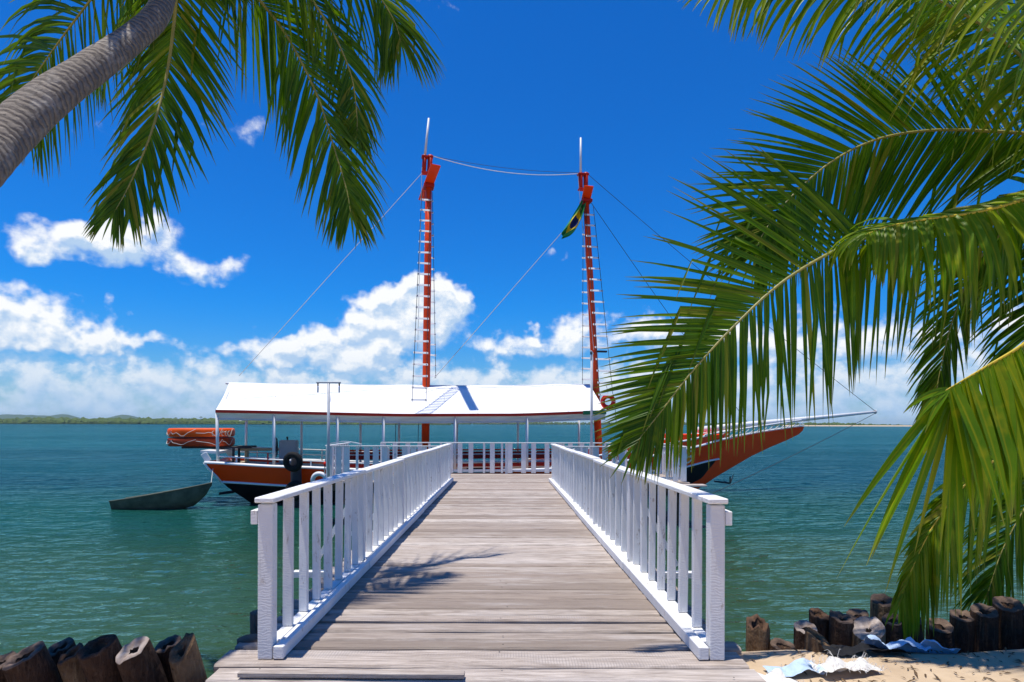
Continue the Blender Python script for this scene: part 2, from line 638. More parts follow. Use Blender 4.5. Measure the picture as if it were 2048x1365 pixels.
def mat_noise2(name, c1, c2, scale, rough=0.85, bk=0.5, bd=0.02, stretch=(1, 1, 1), rand=True, detail=7):
    m, b, bs = new_mat(name)
    v = coords(b, 'Object', stretch, rand)
    n1 = b.noise(v, scale, detail, 0.65)
    b.t.links.new(b.mix(b.maprange(n1, 0.32, 0.68), c1, c2), bs.inputs['Base Color'])
    bs.inputs['Roughness'].default_value = rough
    bump(b, bs, b.noise(v, scale * 2.2, detail, 0.65), bk, bd)
    return m


M['deck'] = mat_deck()
M['white'] = mat_whitewood()
M['water'] = mat_water()
M['leaf_shade'] = mat_leaf('palm_leaf_shaded_green', (0.028, 0.098, 0.002), (0.058, 0.145, 0.003), (0.20, 0.27, 0.006), 0.38)  # darker copy of the leaf: shade of the undersides put into the colour
M['leaf_sunlit'] = mat_leaf('palm_leaf_sunlit_yellow_green', (0.100, 0.230, 0.003), (0.180, 0.300, 0.004), (0.44, 0.42, 0.010), 0.42)  # brighter copy of the leaf: sunlight put into its yellow green
M['rachis'] = mat_noise2('palm_rib', (0.34, 0.30, 0.06), (0.20, 0.20, 0.05), 8.0, 0.5, 0.2, 0.004)
M['rachis_yellow'] = mat_noise2('palm_rib_yellow', (0.66, 0.46, 0.02), (0.52, 0.40, 0.03), 8.0, 0.45, 0.2, 0.004)
M['bark'] = mat_palmbark()
def mat_log(name, c1, c2, c3):
    m, b, bs = new_mat(name)
    v = coords(b)
    fib = b.noise(b.v('MULTIPLY', v, (1, 1, 0.10)), 55.0, 5, 0.7)
    n1 = b.noise(v, 7.0, 6, 0.65)
    pit = b.noise(b.v('MULTIPLY', v, (1, 1, 0.6)), 30.0, 4, 0.6)
    c = b.mix(b.maprange(n1, 0.32, 0.68), c1, c2)
    c = b.mix(b.maprange(fib, 0.5, 0.72, 0, 0.8), c, c3)
    c = b.mix(b.maprange(pit, 0.60, 0.72, 0, 0.85), c, tuple(x * 0.3 for x in c1))
    b.t.links.new(c, bs.inputs['Base Color'])
    bs.inputs['Roughness'].default_value = 0.92
    bs.inputs['Specular IOR Level'].default_value = 0.15
    bump(b, bs, b.m('SUBTRACT', b.m('ADD', fib, n1), b.m('MULTIPLY', pit, 1.2)), 0.9, 0.03)
    return m


M['log'] = mat_log('log_bark', (0.045, 0.024, 0.016), (0.095, 0.052, 0.032), (0.16, 0.10, 0.065))
M['log_tan'] = mat_log('log_bark_tan', (0.12, 0.070, 0.038), (0.25, 0.16, 0.09), (0.36, 0.26, 0.15))
M['cut'] = mat_noise2('log_cut_end', (0.19, 0.125, 0.085), (0.055, 0.032, 0.022), 14.0, 0.85, 0.7, 0.02)
M['cut_pale'] = mat_noise2('log_cut_end_pale', (0.48, 0.41, 0.36), (0.20, 0.13, 0.09), 9.0, 0.85, 0.6, 0.02)
M['hollow'] = mat_noise2('log_rotten_core', (0.05, 0.03, 0.02), (0.14, 0.07, 0.035), 18.0, 0.95, 0.8, 0.02)
M['sand'] = mat_noise2('sand', (0.58, 0.44, 0.29), (0.45, 0.33, 0.21), 3.5, 0.95, 0.6, 0.02, (1, 1, 1), False, 12)
M['orange'] = paint('orange_hull_paint', (1.0, 0.060, 0.002), 0.32, 0.06, 1.6, 0.05, None)
M['mast'] = paint('mast_red_orange', (0.90, 0.070, 0.008), 0.4, 0.15, 2.0, 0.08, None)
M['red'] = paint('dark_red_paint', (0.42, 0.020, 0.010), 0.4, 0.15, 2.0, 0.05, None)
M['black'] = paint('black_bottom_paint', (0.012, 0.012, 0.014), 0.35, 0.2, 1.5, 0.1, (0.05, 0.03, 0.02))
M['bwhite'] = paint('boat_white_paint', (0.80, 0.80, 0.80), 0.35, 0.05, 2.0, 0.05, None)
M['canvas'] = paint('white_awning_canvas', (0.86, 0.86, 0.85), 0.7, 0.03, 1.2, 0.1, None)
M['green'] = paint('green_trim', (0.01, 0.16, 0.07), 0.4, 0.1, 3.0, 0.05, None)
M['steel'] = paint('grey_painted_steel', (0.55, 0.57, 0.60), 0.4, 0.1, 3.0, 0.1, None)
M['alu'] = paint('aluminium_tube', (0.68, 0.69, 0.71), 0.35, 0.08, 3.0, 0.05, None)
M['rope'] = paint('pale_rope', (0.62, 0.60, 0.56), 0.8, 0.1, 9.0, 0.2, None)
M['wire'] = paint('dark_wire', (0.04, 0.04, 0.05), 0.5, 0.1, 9.0, 0.1, None)
M['rubber'] = paint('tyre_rubber', (0.016, 0.016, 0.017), 0.75, 0.2, 8.0, 0.4, None)
M['lifering'] = paint('lifering_red', (0.86, 0.025, 0.010), 0.5, 0.08, 4.0, 0.1, None)
M['raft'] = paint('raft_orange', (0.86, 0.10, 0.005), 0.5, 0.15, 3.0, 0.1, None)
M['raft_dark'] = paint('raft_red_brown', (0.42, 0.05, 0.012), 0.55, 0.2, 3.0, 0.1, None)
M['dinghy'] = paint('grey_weathered_dinghy', (0.125, 0.130, 0.095), 0.6, 0.3, 2.5, 0.3, (0.05, 0.05, 0.04))
M['beige'] = paint('beige_boat_deck', (0.52, 0.43, 0.28), 0.6, 0.15, 3.0, 0.1, None)
M['grey'] = paint('grey_helm_box', (0.34, 0.36, 0.38), 0.5, 0.1, 3.0, 0.1, None)
M['dark'] = paint('dark_glass', (0.015, 0.018, 0.024), 0.15, 0.1, 3.0, 0.02, None)
M['pile'] = mat_noise2('pile_wood', (0.07, 0.045, 0.032), (0.16, 0.10, 0.065), 8.0, 0.9, 0.8, 0.02)
M['cloth'] = paint('white_torn_sheet', (0.78, 0.75, 0.70), 0.8, 0.1, 6.0, 0.3, (0.50, 0.40, 0.28))
M['cloth_blue'] = paint('pale_blue_sheet', (0.50, 0.64, 0.82), 0.55, 0.1, 6.0, 0.2, None)
M['mangrove'] = mat_noise2('mangrove_leaf', (0.080, 0.130, 0.010), (0.038, 0.070, 0.008), 0.06, 0.9, 0.0, 0.1, (1, 1, 1), False)
M['hill'] = mat_noise2('hill_forest', (0.035, 0.075, 0.030), (0.05, 0.09, 0.035), 0.02, 0.9, 0.0, 0.1, (1, 1, 1), False)

# ------------------------------------------------------------------ water, ground, far shores
mb = MB(); mb.sm = True
ys = [3.0, 6, 10, 16, 25, 40, 70, 120, 250, 500, 1000, 2000, 4000, 9000]
mb.grid([[(x, y_, WATER_Z - 0.13) for x in (-9000, -2000, -300, -60, -20, 0, 20, 60, 300, 2000, 9000)] for y_ in ys])


def wave(x, y):
    nz = mnoise.noise
    q = nz(Vector((x * 0.13, y * 0.2, 7.0)))
    h = 0.038 * nz(Vector((x * 0.30 + q, y * 0.62, 1.0)))
    k = nz(Vector((x * 0.62 + 0.25 * y, y * 1.75 + q * 2.2, 2.0)))
    h += 0.030 * (0.42 - abs(k)) * (1.0 + 0.6 * q)
    k = nz(Vector((x * 1.25 - 0.3 * y, y * 3.1 + q * 3.0, 3.0)))
    h += 0.016 * (0.4 - abs(k))
    h += 0.010 * nz(Vector((x * 3.1, y * 5.2, 5.0)))
    return h


rows = []
y = 4.2
while y < 420:
    calm = min(1.0, (y - 3.0) / 9.0)
    rows.append([(s_ * 0.0125 * y, y, WATER_Z + wave(s_ * 0.0125 * y, y) * (0.45 + 0.55 * calm)) for s_ in range(-108, 109)])
    y *= 1.0105
mb.grid(rows)
mb.build('water', M['water'], kind='structure')


def ground_z(x, y):
    n = mnoise.noise(Vector((x * 0.9, y * 0.9, 0))) * 0.05 + mnoise.noise(Vector((x * 3.1, y * 3.1, 4))) * 0.02
    if x > 0:
        edge = 4.75 + 0.35 * max(0, x - 4) * 0.4
    else:
        edge = 3.5
    z = -0.10 + n
    if y > edge:
        z -= min(2.6, (y - edge) * 1.7)
    if -1.95 < x < 1.62:
        z = min(z, -0.42)
    return z


mb = MB(); mb.sm = True
gx = [-300, -80, -30, -12, -8] + [-6 + 0.16 * i for i in range(94)] + [9.3, 10.5, 13, 30, 80, 300]
gy = [-300, -80, -30, -12, -5, 0, 1.5, 2.3] + [2.6 + 0.12 * i for i in range(34)] + [7, 8, 9.5]
mb.grid([[(x, y, ground_z(x, y)) for x in gx] for y in gy])
mb.build('sand', M['sand'], kind='structure')


def hill_obj(name, xs, D, hfun, mat, depth, kind='structure'):
    m_ = MB(); m_.sm = True
    rows = []
    for k in range(7):
        t = k / 6.0
        prof = math.sin(math.pi * min(1, t * 1.0)) if k else 0
        row = []
        for x in xs:
            h = hfun(x)
            px = at(x, 847, D)
            row.append((px.x * (1 + t * depth / D), D + t * depth, WATER_Z - 0.5 + (h + 0.5) * prof * (1 + 0.12 * mnoise.noise(Vector((x * 0.05, k * 1.7, 0))))))
        rows.append(row)
    m_.grid(rows)
    return m_.build(name, mat, kind=kind)


def bumps(lst, base):
    def f(x):
        h = base
        for c, w, a in lst:
            h += a * math.exp(-((x - c) / w) ** 2)
        return h * (1 + 0.08 * mnoise.noise(Vector((x * 0.03, 3.1, 0))))
    return f


# bluish hills far behind, left and behind the boat
hill_obj('hills', [-500 + 12 * i for i in range(120)], 3000,
         bumps([(10, 50, 20), (70, 40, 15), (128, 26, 24), (248, 28, 24), (700, 90, 10), (1000, 120, 10), (1280, 80, 14)], 22), M['hill'], 700)

# mangrove belt along the far shore: one mass of crowns
def forest(name, x0, x1, D, h0, n, depth, seed, taper=None):
    r = random.Random(seed)
    m_ = MB(); m_.sm = False
    # octahedron-like lumpy crowns
    base = [(1, 0, 0), (-1, 0, 0), (0, 1, 0), (0, -1, 0), (0, 0, 1), (0, 0, -1)]
    mid = []
    fs = []
    vs0 = [Vector(p) for p in base]
    idx = {}
    def mp(a, b_):
        k = (min(a, b_), max(a, b_))
        if k not in idx:
            idx[k] = len(vs0)
            vs0.append(((vs0[a] + vs0[b_]) / 2).normalized())
        return idx[k]
    for a, b_, c_ in [(0, 2, 4), (2, 1, 4), (1, 3, 4), (3, 0, 4), (2, 0, 5), (1, 2, 5), (3, 1, 5), (0, 3, 5)]:
        ab, bc, ca = mp(a, b_), mp(b_, c_), mp(c_, a)
        fs += [(a, ab, ca), (ab, b_, bc), (ca, bc, c_), (ab, bc, ca)]
    for i in range(n):
        x = r.uniform(x0, x1)
        t = r.random() ** 1.5
        DD = D + t * depth
        s_ = 1.0 if taper is None else taper(x)
        p = at(x, 847, DD)
        rad = r.uniform(0.5, 1.0) * h0 * s_ * 0.62
        zc = WATER_Z + h0 * s_ * (0.30 + 0.5 * t) * r.uniform(0.8, 1.15)
        k = r.uniform(0.9, 1.9)
        m_.add([(p.x + q.x * rad * k * r.uniform(.8, 1.2), DD + q.y * rad * r.uniform(.8, 1.2), zc + q.z * rad * r.uniform(.75, 1.2)) for q in vs0], fs)
        if t < 0.35:   # low skirt over the waterline
            m_.add([(p.x + q.x * rad * 1.4, DD - 2 + q.y * rad * .8, WATER_Z + h0 * s_ * .12 + q.z * rad * r.uniform(.4, .6)) for q in vs0], fs)
    return m_.build(name, M['mangrove'], label='low belt of green mangrove along the far shore', kind='stuff')


forest('mangrove_belt', -420, 900, 1150, 9.5, 1900, 60, 3, lambda x: 1.0 if x < 420 else max(0.35, 1 - (x - 420) / 620))
forest('mangrove_belt', 860, 1560, 1900, 9, 700, 60, 4, lambda x: 0.75)
forest('mangrove_belt', 1470, 2700, 1050, 5.2, 900, 40, 5, lambda x: 0.75 + 0.25 * math.sin(x * 0.02))
# pale beach in front of the right-hand belt
mb = MB(); mb.sm = True
rows = []
for k, (dy, dz) in enumerate(((0, -0.3), (9, 0.45), (30, 1.2), (75, 1.4))):
    rows.append([(at(x, 847, 960 + dy).x, 960 + dy + 10 * math.sin(x * 0.011), WATER_Z + dz) for x in range(1560, 2720, 40)])
mb.grid(rows)
mb.build('sand', M['sand'], kind='structure')

# lone palms standing above the mangrove
pm = MB()
pm.tube([(0, 0, 0), (0.3, 0, 4), (0.5, 0, 8.5)], [0.35, 0.25, 0.2], 5)
for k in range(9):
    a = 2 * math.pi * k / 9 + 0.3
    d_ = Vector((math.cos(a), math.sin(a), 0))
    pts = [Vector((0.5, 0, 8.5)) + d_ * s_ * 2.6 + Vector((0, 0, 0.9 * s_ - 2.2 * s_ * s_)) for s_ in (0, .35, .7, 1)]
    w_ = d_.cross(Vector((0, 0, 1)))
    pm.add([q for p, ww in zip(pts, (.15, .55, .5, .05)) for q in (p - w_ * ww, p + Vector((0, 0, .2)), p + w_ * ww)],
           [(i * 3 + j, i * 3 + j + 1, i * 3 + j + 4, i * 3 + j + 3) for i in range(3) for j in range(2)])
pmesh = pm.mesh('far_palm_mesh', M['hill'])
r2 = random.Random(11)
for x in (352, 371, 378, 403, 448, 482, 511, 540, 556, 561, 583, 590, 611, 634, 668, 690, 877, 887):
    D = 1185 + r2.uniform(-20, 20)
    p = at(x, 847, D)
    s_ = r2.uniform(1.0, 1.35)
    o = place('coconut_palm', pmesh, None, (p.x, D, WATER_Z + r2.uniform(0.3, 2.5)), (0, r2.uniform(-.1, .1), r2.uniform(0, 6)), (s_, s_, s_))
    props(o, 'tiny dark coconut palm rising above the far mangrove shore', 'palm tree', 'palms on the far shore')

# ------------------------------------------------------------------ pier
pier = empty('pier', (0, 4.0, 0), label='weathered plank pier with white picket railings leading out over the water', cat='pier')
PR = Vector((0, 4.0, 0))
RY0, RY1 = 4.215, 17.2            # side railings
HY = 19.95                        # outer edge of the pier head
lx = lambda y: -1.61 + (y - RY0) * 0.0085
rx_ = lambda y: 1.45 - (y - RY0) * 0.0057


def plank(x0, x1, y0, y1, z, r, mat='deck', th=0.045, parent=pier, name='plank', uneven=0.007):
    """one deck board: irregular long edges, slightly cupped, chamfered"""
    n = max(3, int((x1 - x0) / 0.45))
    cx, cy = (x0 + x1) / 2, (y0 + y1) / 2
    m_ = MB()
    rows = []
    e0 = [r.gauss(0, uneven) for _ in range(n + 1)]
    e1 = [r.gauss(0, uneven) for _ in range(n + 1)]
    tilt = r.uniform(-0.006, 0.006)
    dip = r.uniform(-0.003, 0.006)
    bz = 0.013
    for i in range(n + 1):
        x = x0 + (x1 - x0) * i / n - cx
        a, b_ = y0 + e0[i] - cy, y1 + e1[i] - cy
        za, zb = z - tilt, z + tilt
        rows.append([(x, a, za - th), (x, a, za - bz), (x, a + bz, za), (x, 0, z + dip), (x, b_ - bz, zb), (x, b_, zb - bz), (x, b_, zb - th), (x, a, za - th)])
    m_.grid(rows)
    for k in (0, n):
        b0 = k * 8
        m_.f.append([b0 + j for j in range(7)]); m_.mi.append(0); m_.smooth.append(False)
    return m_.build(name, M[mat], parent, loc=(cx - PR.x, cy - PR.y, 0))


r = random.Random(21)
y = 3.35
joints = [3.35, 3.6, 3.86, 4.10, 4.41, 4.60, 4.81, 5.03, 5.21, 5.37, 5.69, 5.86, 6.02, 6.26, 6.45, 6.72, 6.98, 7.14, 7.42, 7.70, 7.9, 8.2, 8.42, 8.75]
while joints[-1] < RY1 + 0.1:
    joints.append(joints[-1] + r.uniform(0.16, 0.32))
for a, b_ in zip(joints, joints[1:]):
    gap = r.choice([0.012, 0.018, 0.026, 0.036])
    pl = plank(-1.86 + r.uniform(-0.07, 0.05), 1.66 + r.uniform(-0.03, 0.06), a + gap, b_, r.uniform(-0.006, 0.004), r)
    if a < 10:                       # nail heads over the beams
        mb = MB()
        for bx_ in (-1.55, 0.0, 1.42):
            for yy_ in (a + gap + 0.05, b_ - 0.05):
                if (b_ - a < 0.2 and yy_ > (a + b_) / 2) or r.random() < .4: continue
                cx_, cy_ = bx_ + r.uniform(-.05, .05) - pl.location.x, yy_ + r.uniform(-.012, .012) - 4.0 - pl.location.y
                mb.add([(cx_ + .006 * math.cos(k * math.pi / 3), cy_ + .006 * math.sin(k * math.pi / 3), 0.0085) for k in range(6)], [list(range(6))])
        if mb.v: mb.build('nail_heads', M['rubber'], pl, kind='stuff')
Y0H = joints[-1]
y = Y0H
while y < HY:
    w_ = r.uniform(0.16, 0.30)
    for xa, xb in ((-5.15, -1.7), (-1.69, 1.72), (1.73, 5.12)):
        plank(xa + 0.01, xb - 0.01 + r.uniform(-.004, .004), y + r.choice([.004, .008, .012]), min(y + w_, HY), r.uniform(-0.006, 0.004), r)
    y += w_
for xa, xb in ((-5.12, -1.95), (1.75, 5.1)):       # near side of the head, beside the walkway
    y = RY1 - 0.12
    while y < Y0H - 0.02:
        plank(xa, xb, y + 0.006, min(y + 0.17, Y0H), r.uniform(-0.006, 0.0), r); y += 0.17
# beams and piles under the deck
for x in (-1.55, 0.0, 1.42):
    mb = MB(); mb.bbox((x, 11.5, -0.155), (0.13, 16.4, 0.20)); mb.build('beam', M['pile'], pier, True)
for y in (17.35, 19.8):
    mb = MB(); mb.bbox((0, y, -0.16), (10.1, 0.13, 0.21)); mb.build('beam', M['pile'], pier, True)
for (x, y, zt) in [(-1.98, 5.15, 0.045), (-1.86, 4.62, 0.01)] + [(sx_, y, -0.06) for y in (7.2, 10.0, 12.8, 15.6) for sx_ in (-1.72, 1.52)] + [(x, y, -0.06) for x in (-4.9, -2.0, 2.0, 4.9) for y in (17.45, 19.7)]:
    mb = MB(); mb.sm = True
    mb.tube([(x, y, -3.2), (x + .02, y, -1.0), (x, y, zt)], [0.11, 0.105, 0.1], 12)
    mb.build('pile', M['pile'], pier, True)

# --- side railings: handrail > picket, post, toe_rail, brace
post_mb = MB(); post_mb.bbox((0, 0, 0.5), (0.100, 0.095, 1.0), 0.006); POST = post_mb.mesh('post_mesh', M['white'])
PICK = []
for w_, t_ in ((0.068, 0.042), (0.073, 0.038), (0.062, 0.044)):
    q = MB(); q.bbox((0, 0, 0.5), (w_, t_, 1.0), 0.005); PICK.append(q.mesh('picket_mesh', M['white']))
POST_Y = [RY0 + 0.055, 6.92, 9.5, 12.1, 14.7, RY1 - 0.05]


def side_rail(xf, sgn):
    """sgn +1: the walkway lies on the +x side of the railing"""
    r_ = random.Random(31 if sgn > 0 else 37)
    ztop = lambda y: 1.098 - (y - RY0) * 0.0045
    first = None
    jog = [0.0, -0.012, 0.006, -0.004, 0.008]
    for k, (a, b_) in enumerate(zip(POST_Y, POST_Y[1:])):
        ya, yb = a - (0.075 if k == 0 else 0.02), b_ + (0.05 if k == 4 else -0.024)
        mid = (ya + yb) / 2
        ang = math.atan2(xf(yb) - xf(ya), yb - ya)
        slope = math.atan2(ztop(yb) - ztop(ya), yb - ya)
        rot = Matrix.Rotation(-ang, 3, 'Z') @ Matrix.Rotation(slope, 3, 'X')
        mb = MB()
        mb.bbox((xf(mid) + sgn * (0.005 + jog[k] * .8), mid, ztop(mid) - 0.018 + jog[k]), (0.135, yb - ya, 0.036), 0.006, rot)
        hr = mb.build('handrail', M['white'], pier, True)
        if first is None: first = hr
    tops = lambda y: ztop(y) - 0.050
    for y in POST_Y:
        o = place('post', POST, first, (xf(y) - PR.x, y - PR.y, 0.002), (0, 0, 0)); o.scale = (1, 1, tops(y))
    y = RY0 + 0.055
    gaps = [0.41, 0.36, 0.34, 0.34, 0.35, 0.33]
    k = 0
    ypos = []
    while True:
        y += gaps[k] if k < len(gaps) else r_.uniform(0.325, 0.375)
        k += 1
        if y > RY1 - 0.2: break
        if min(abs(y - p) for p in POST_Y) < 0.10: y += 0.12
        ypos.append(y)
    for y in ypos:
        o = place('picket', r_.choice(PICK), first, (xf(y) - sgn * 0.004 - PR.x, y - PR.y, 0.085), (r_.gauss(0, 0.008), r_.gauss(0, 0.009), r_.gauss(0, 0.06)))
        o.scale = (1, 1, tops(y) - 0.087)
    # toe rail along the foot, inside the pickets
    for k, (a, b_) in enumerate(((RY0 + 0.0, 6.80), (6.803, 11.2), (11.203, RY1))):
        mid = (a + b_) / 2
        rot = Matrix.Rotation(-math.atan2(xf(b_) - xf(a), b_ - a), 3, 'Z')
        mb = MB(); mb.bbox((xf(mid) + sgn * (0.094 + 0.008 * (k % 2)), mid, 0.050 + 0.004 * k), (0.070, b_ - a, 0.088), 0.006, rot)
        mb.build('toe_rail', M['white'], first, True)
    # foot batten under the pickets
    mb = MB(); mb.bbox((xf(11) - 0.004, 10.75, 0.043), (0.085, 12.75, 0.076), 0.005, Matrix.Rotation(-math.atan2(xf(17) - xf(5), 12), 3, 'Z'))
    mb.build('foot_batten', M['white'], first, True)
    # short block outside the first post, braces and outriggers outside the others
    mb = MB(); mb.bbox((xf(RY0) - sgn * 0.078, RY0 + 0.075, 0.96), (0.046, 0.12, 0.095), 0.004); mb.build('block', M['white'], first, True)
    for y in POST_Y[1:-1]:
        x = xf(y)
        mb = MB()
        mb.tube([(x - sgn * 0.06, y + .02, 0.82), (x - sgn * 0.50, y + .02, 0.03)], 0.03, 4, True)
        mb.build('brace', M['white'], first, True)
        mb = MB(); mb.bbox((x - sgn * 0.38, y + .02, -0.075), (0.72, 0.09, 0.07), 0.005); mb.build('outrigger', M['white'], first, True)


side_rail(lx, 1)
side_rail(rx_, -1)


def head_rail(x0, x1, yr, ztop, seed, name_posts, wide=0.15, step=0.36, arch=None):
    r_ = random.Random(seed)
    mb = MB(); mb.bbox(((x0 + x1) / 2, yr, ztop - 0.014), (x1 - x0, 0.085, 0.028), 0.004)
    hr = mb.build('handrail', M['white'], pier, True)
    for zc in (0.10,):
        mb = MB(); mb.bbox(((x0 + x1) / 2, yr + 0.045, zc), (x1 - x0 - .03, 0.035, 0.07), 0.004); mb.build('bottom_rail', M['white'], hr, True)
    x = x0 + 0.06
    while x < x1 - 0.04:
        w_ = r_.choice([wide, wide, wide * 0.95, 0.07])
        mb = MB(); mb.bbox((0, 0, 0), (w_, 0.026, ztop - 0.055), 0.004)
        mb.build('picket', M['white'], hr, loc=(x - PR.x, yr - PR.y, 0.022 + (ztop - 0.055) / 2))
        x += step * r_.uniform(0.8, 1.2) + (w_ - wide) * 0.6
    for x in name_posts:
        mb = MB(); mb.bbox((x, yr + 0.075, ztop / 2 - 0.03), (0.09, 0.09, ztop - 0.035), 0.005); mb.build('post', M['white'], hr, True)
    if arch:
        xa, xb = arch
        pts = [(xa + (xb - xa) * i / 12, yr, ztop + 0.018 + 0.075 * math.sin(math.pi * i / 12)) for i in range(13)]
        m2 = MB()
        m2.grid([[(p[0], yr - .035, p[2]) for p in pts], [(p[0], yr + .035, p[2]) for p in pts], [(p[0], yr + .035, p[2] + .028) for p in pts],
                 [(p[0], yr - .035, p[2] + .028) for p in pts], [(p[0], yr - .035, p[2]) for p in pts]])
        m2.build('arched_top', M['white'], hr, True)
    return hr


head_rail(-3.9, 5.05, HY - 0.06, 1.0, 5, (-3.8, -1.7, 0.1, 1.9, 3.6, 5.0))
head_rail(-4.85, -1.66, RY1 - 0.03, 0.985, 6, (-4.8, -3.2), 0.16, 0.27, (-4.85, -3.9))
head_rail(1.56, 5.05, RY1 - 0.03, 0.985, 8, (3.3, 5.0), 0.16, 0.26)
for x in (-4.9, 5.02):      # end railings of the head
    mb = MB(); mb.bbox((x, (RY1 + HY) / 2, 0.972), (0.08, HY - RY1 - 0.2, 0.028), 0.004)
    hr = mb.build('handrail', M['white'], pier, True)
    for k in range(9):
        mb = MB(); mb.bbox((0, 0, 0), (0.026, 0.14, 0.93), 0.004); mb.build('picket', M['white'], hr, loc=(x - PR.x, RY1 + 0.2 + k * 0.28 - PR.y, 0.49))

# landing shelf at the right foot of the pier head
mb = MB(); mb.bbox((5.0, RY1 - .32, -0.06), (0.9, 0.35, 0.05)); mb.build('landing_board', M['deck'], pier, True)

# loose batten lying on the near boards
mb = MB()
mb.bbox((0, 0, 0.016), (1.42, 0.062, 0.030), 0.003)
o = mb.build('loose_batten', M['deck'], loc=(-0.95, 3.93, 0.006), label='short loose batten lying across the boards at the near end of pier', cat='batten')
o.rotation_euler = (0, 0, -0.008)

# ------------------------------------------------------------------ lamp posts on the pier head
def lamp_post(x, y, h, rz, label):
    t = empty('lamp_post', (x, y, 0), rz, label=label, cat='lamp post', group='lamp posts on the pier head')
    mb = MB(); mb.sm = True; mb.tube([(0, 0, 0.0), (0, 0, h)], 0.038, 10); mb.build('pole', M['steel'], t)
    mb = MB(); mb.bbox((0, 0, 0.012), (0.16, 0.16, 0.02)); mb.build('base_plate', M['steel'], t)
    mb = MB(); mb.bbox((0, 0, h + 0.022), (0.66, 0.06, 0.044), 0.006); mb.build('crossbar', M['steel'], t)
    for s_ in (-1, 1):
        mb = MB(); mb.sm = True
        mb.tube([(s_ * 0.29, 0, h + 0.002), (s_ * 0.29, 0, h - 0.07)], 0.022, 8)
        lp = mb.build('lamp_holder', M['dark'], t)
        mb = MB(); mb.sm = True
        mb.tube([(s_ * 0.29, 0, h - 0.071), (s_ * 0.29, 0, h - 0.12), (s_ * 0.29, 0, h - 0.24), (s_ * 0.29, 0, h - 0.26)], [0.018, 0.026, 0.022, 0.01], 8)
        mb.build('bulb', M['bwhite'], lp)


p = at(653, 847, 17.0)
lamp_post(-4.76, 17.0, 2.68, 0.0, 'grey T shaped lamp post standing by the arched end of railing')
lamp_post(2.62, 18.6, 3.70, 1.35, 'pale lamp post standing before the mast with the red lifebuoy')

# ------------------------------------------------------------------ schooner (local frame: +x bow, +y port, z above the water)
BX, BY, YAW = -2.95, 24.0, R(11)
boat = empty('schooner', (BX, BY, WATER_Z), YAW, label='orange and black two-masted schooner with long white awning moored behind the pier', cat='boat')
ca, sa = math.cos(YAW), math.sin(YAW)


def bu(x, y, v):
    """local point (u, v, z) on the boat's plane v, seen at a picture point"""
    k = (x - VX) / F
    u = (k * (BY + ca * v) - BX + sa * v) / (ca - sa * k)
    D = BY + sa * u + ca * v
    return Vector((u, v, at(x, y, D).z - WATER_Z))


W0 = -WATER_Z                     # local z of the pier deck level
us = lambda z: interp([(-1.0, -4.6), (-0.1, -6.1), (0.79, -7.0), (1.48, -7.5), (1.7, -7.62)], z)
ub = lambda z: interp([(-1.0, 9.3), (0.1, 11.05), (0.57, 11.7), (1.35, 12.2), (2.25, 12.65)], z)
SH = [(0, .28), (.12, .13), (.3, -.03), (.45, -.09), (.6, -.04), (.75, .20), (.88, .58), (1, 1.02)]
BB = [(0, 1.72), (.12, 2.0), (.3, 2.25), (.5, 2.32), (.68, 2.12), (.8, 1.65), (.9, 0.98), (1, .13)]
BD = [(0, .68), (.2, .66), (.5, .60), (.7, .62), (.85, .78), (1, .88)]
PW_ = [(0, 1.7), (.3, 3.4), (.6, 3.2), (.8, 1.8), (1, 1.0)]
zs = lambda t: interp(SH, t) + W0
zl = lambda t: zs(t) - interp(BD, t)
ZK = -1.0


def hull_pt(t, z, side, off=0.0):
    s_ = (zs(t) - z) / (zs(t) - ZK)
    s_ = max(0.0, min(1.0, s_))
    v = interp(BB, t) * (1 - s_ ** interp(PW_, t)) + off
    return Vector((us(z) + (ub(z) - us(z)) * t, side * v, z))


NT = 48
T_ = [i / NT for i in range(NT + 1)]
mb = MB(); mb.sm = True
for side in (-1, 1):
    mb.grid([[hull_pt(t, zl(t) + (ZK - zl(t)) * k / 9, side) for k in range(10)] for t in T_])
mb.sm = False
mb.grid([[hull_pt(0, zl(0) + (ZK - zl(0)) * k / 9, s_) for k in range(10)] for s_ in (-1, 1)])
hull = mb.build('hull', M['black'], boat)
mb = MB(); mb.sm = True
for side in (-1, 1):
    mb.grid([[hull_pt(t, zs(t) + (zl(t) - zs(t)) * k / 5, side) for k in range(6)] for t in T_])
mb.sm = False
mb.grid([[hull_pt(0, zs(0) + (zl(0) - zs(0)) * k / 5, s_) for k in range(6)] for s_ in (-1, 1)])
band = mb.build('topsides', M['orange'], boat)
for side in (-1, 1):
    mb = MB(); mb.sm = True
    mb.tube([hull_pt(t, zs(t), side, 0.02) for t in T_], 0.055, 8, True, 0.7); mb.build('rubbing_rail', M['bwhite'], boat)
    mb = MB(); mb.sm = True
    mb.tube([hull_pt(t, zl(t), side, 0.025) for t in T_], 0.045, 8, True, 0.7); mb.build('rubbing_rail', M['bwhite'], boat)
    mb = MB(); mb.sm = True
    mb.tube([hull_pt(0, zs(0) + (zl(0) - zs(0)) * k / 4, side, 0.02) + Vector((-.015, 0, 0)) for k in range(5)], 0.04, 6); mb.build('corner_trim', M['bwhite'], boat)
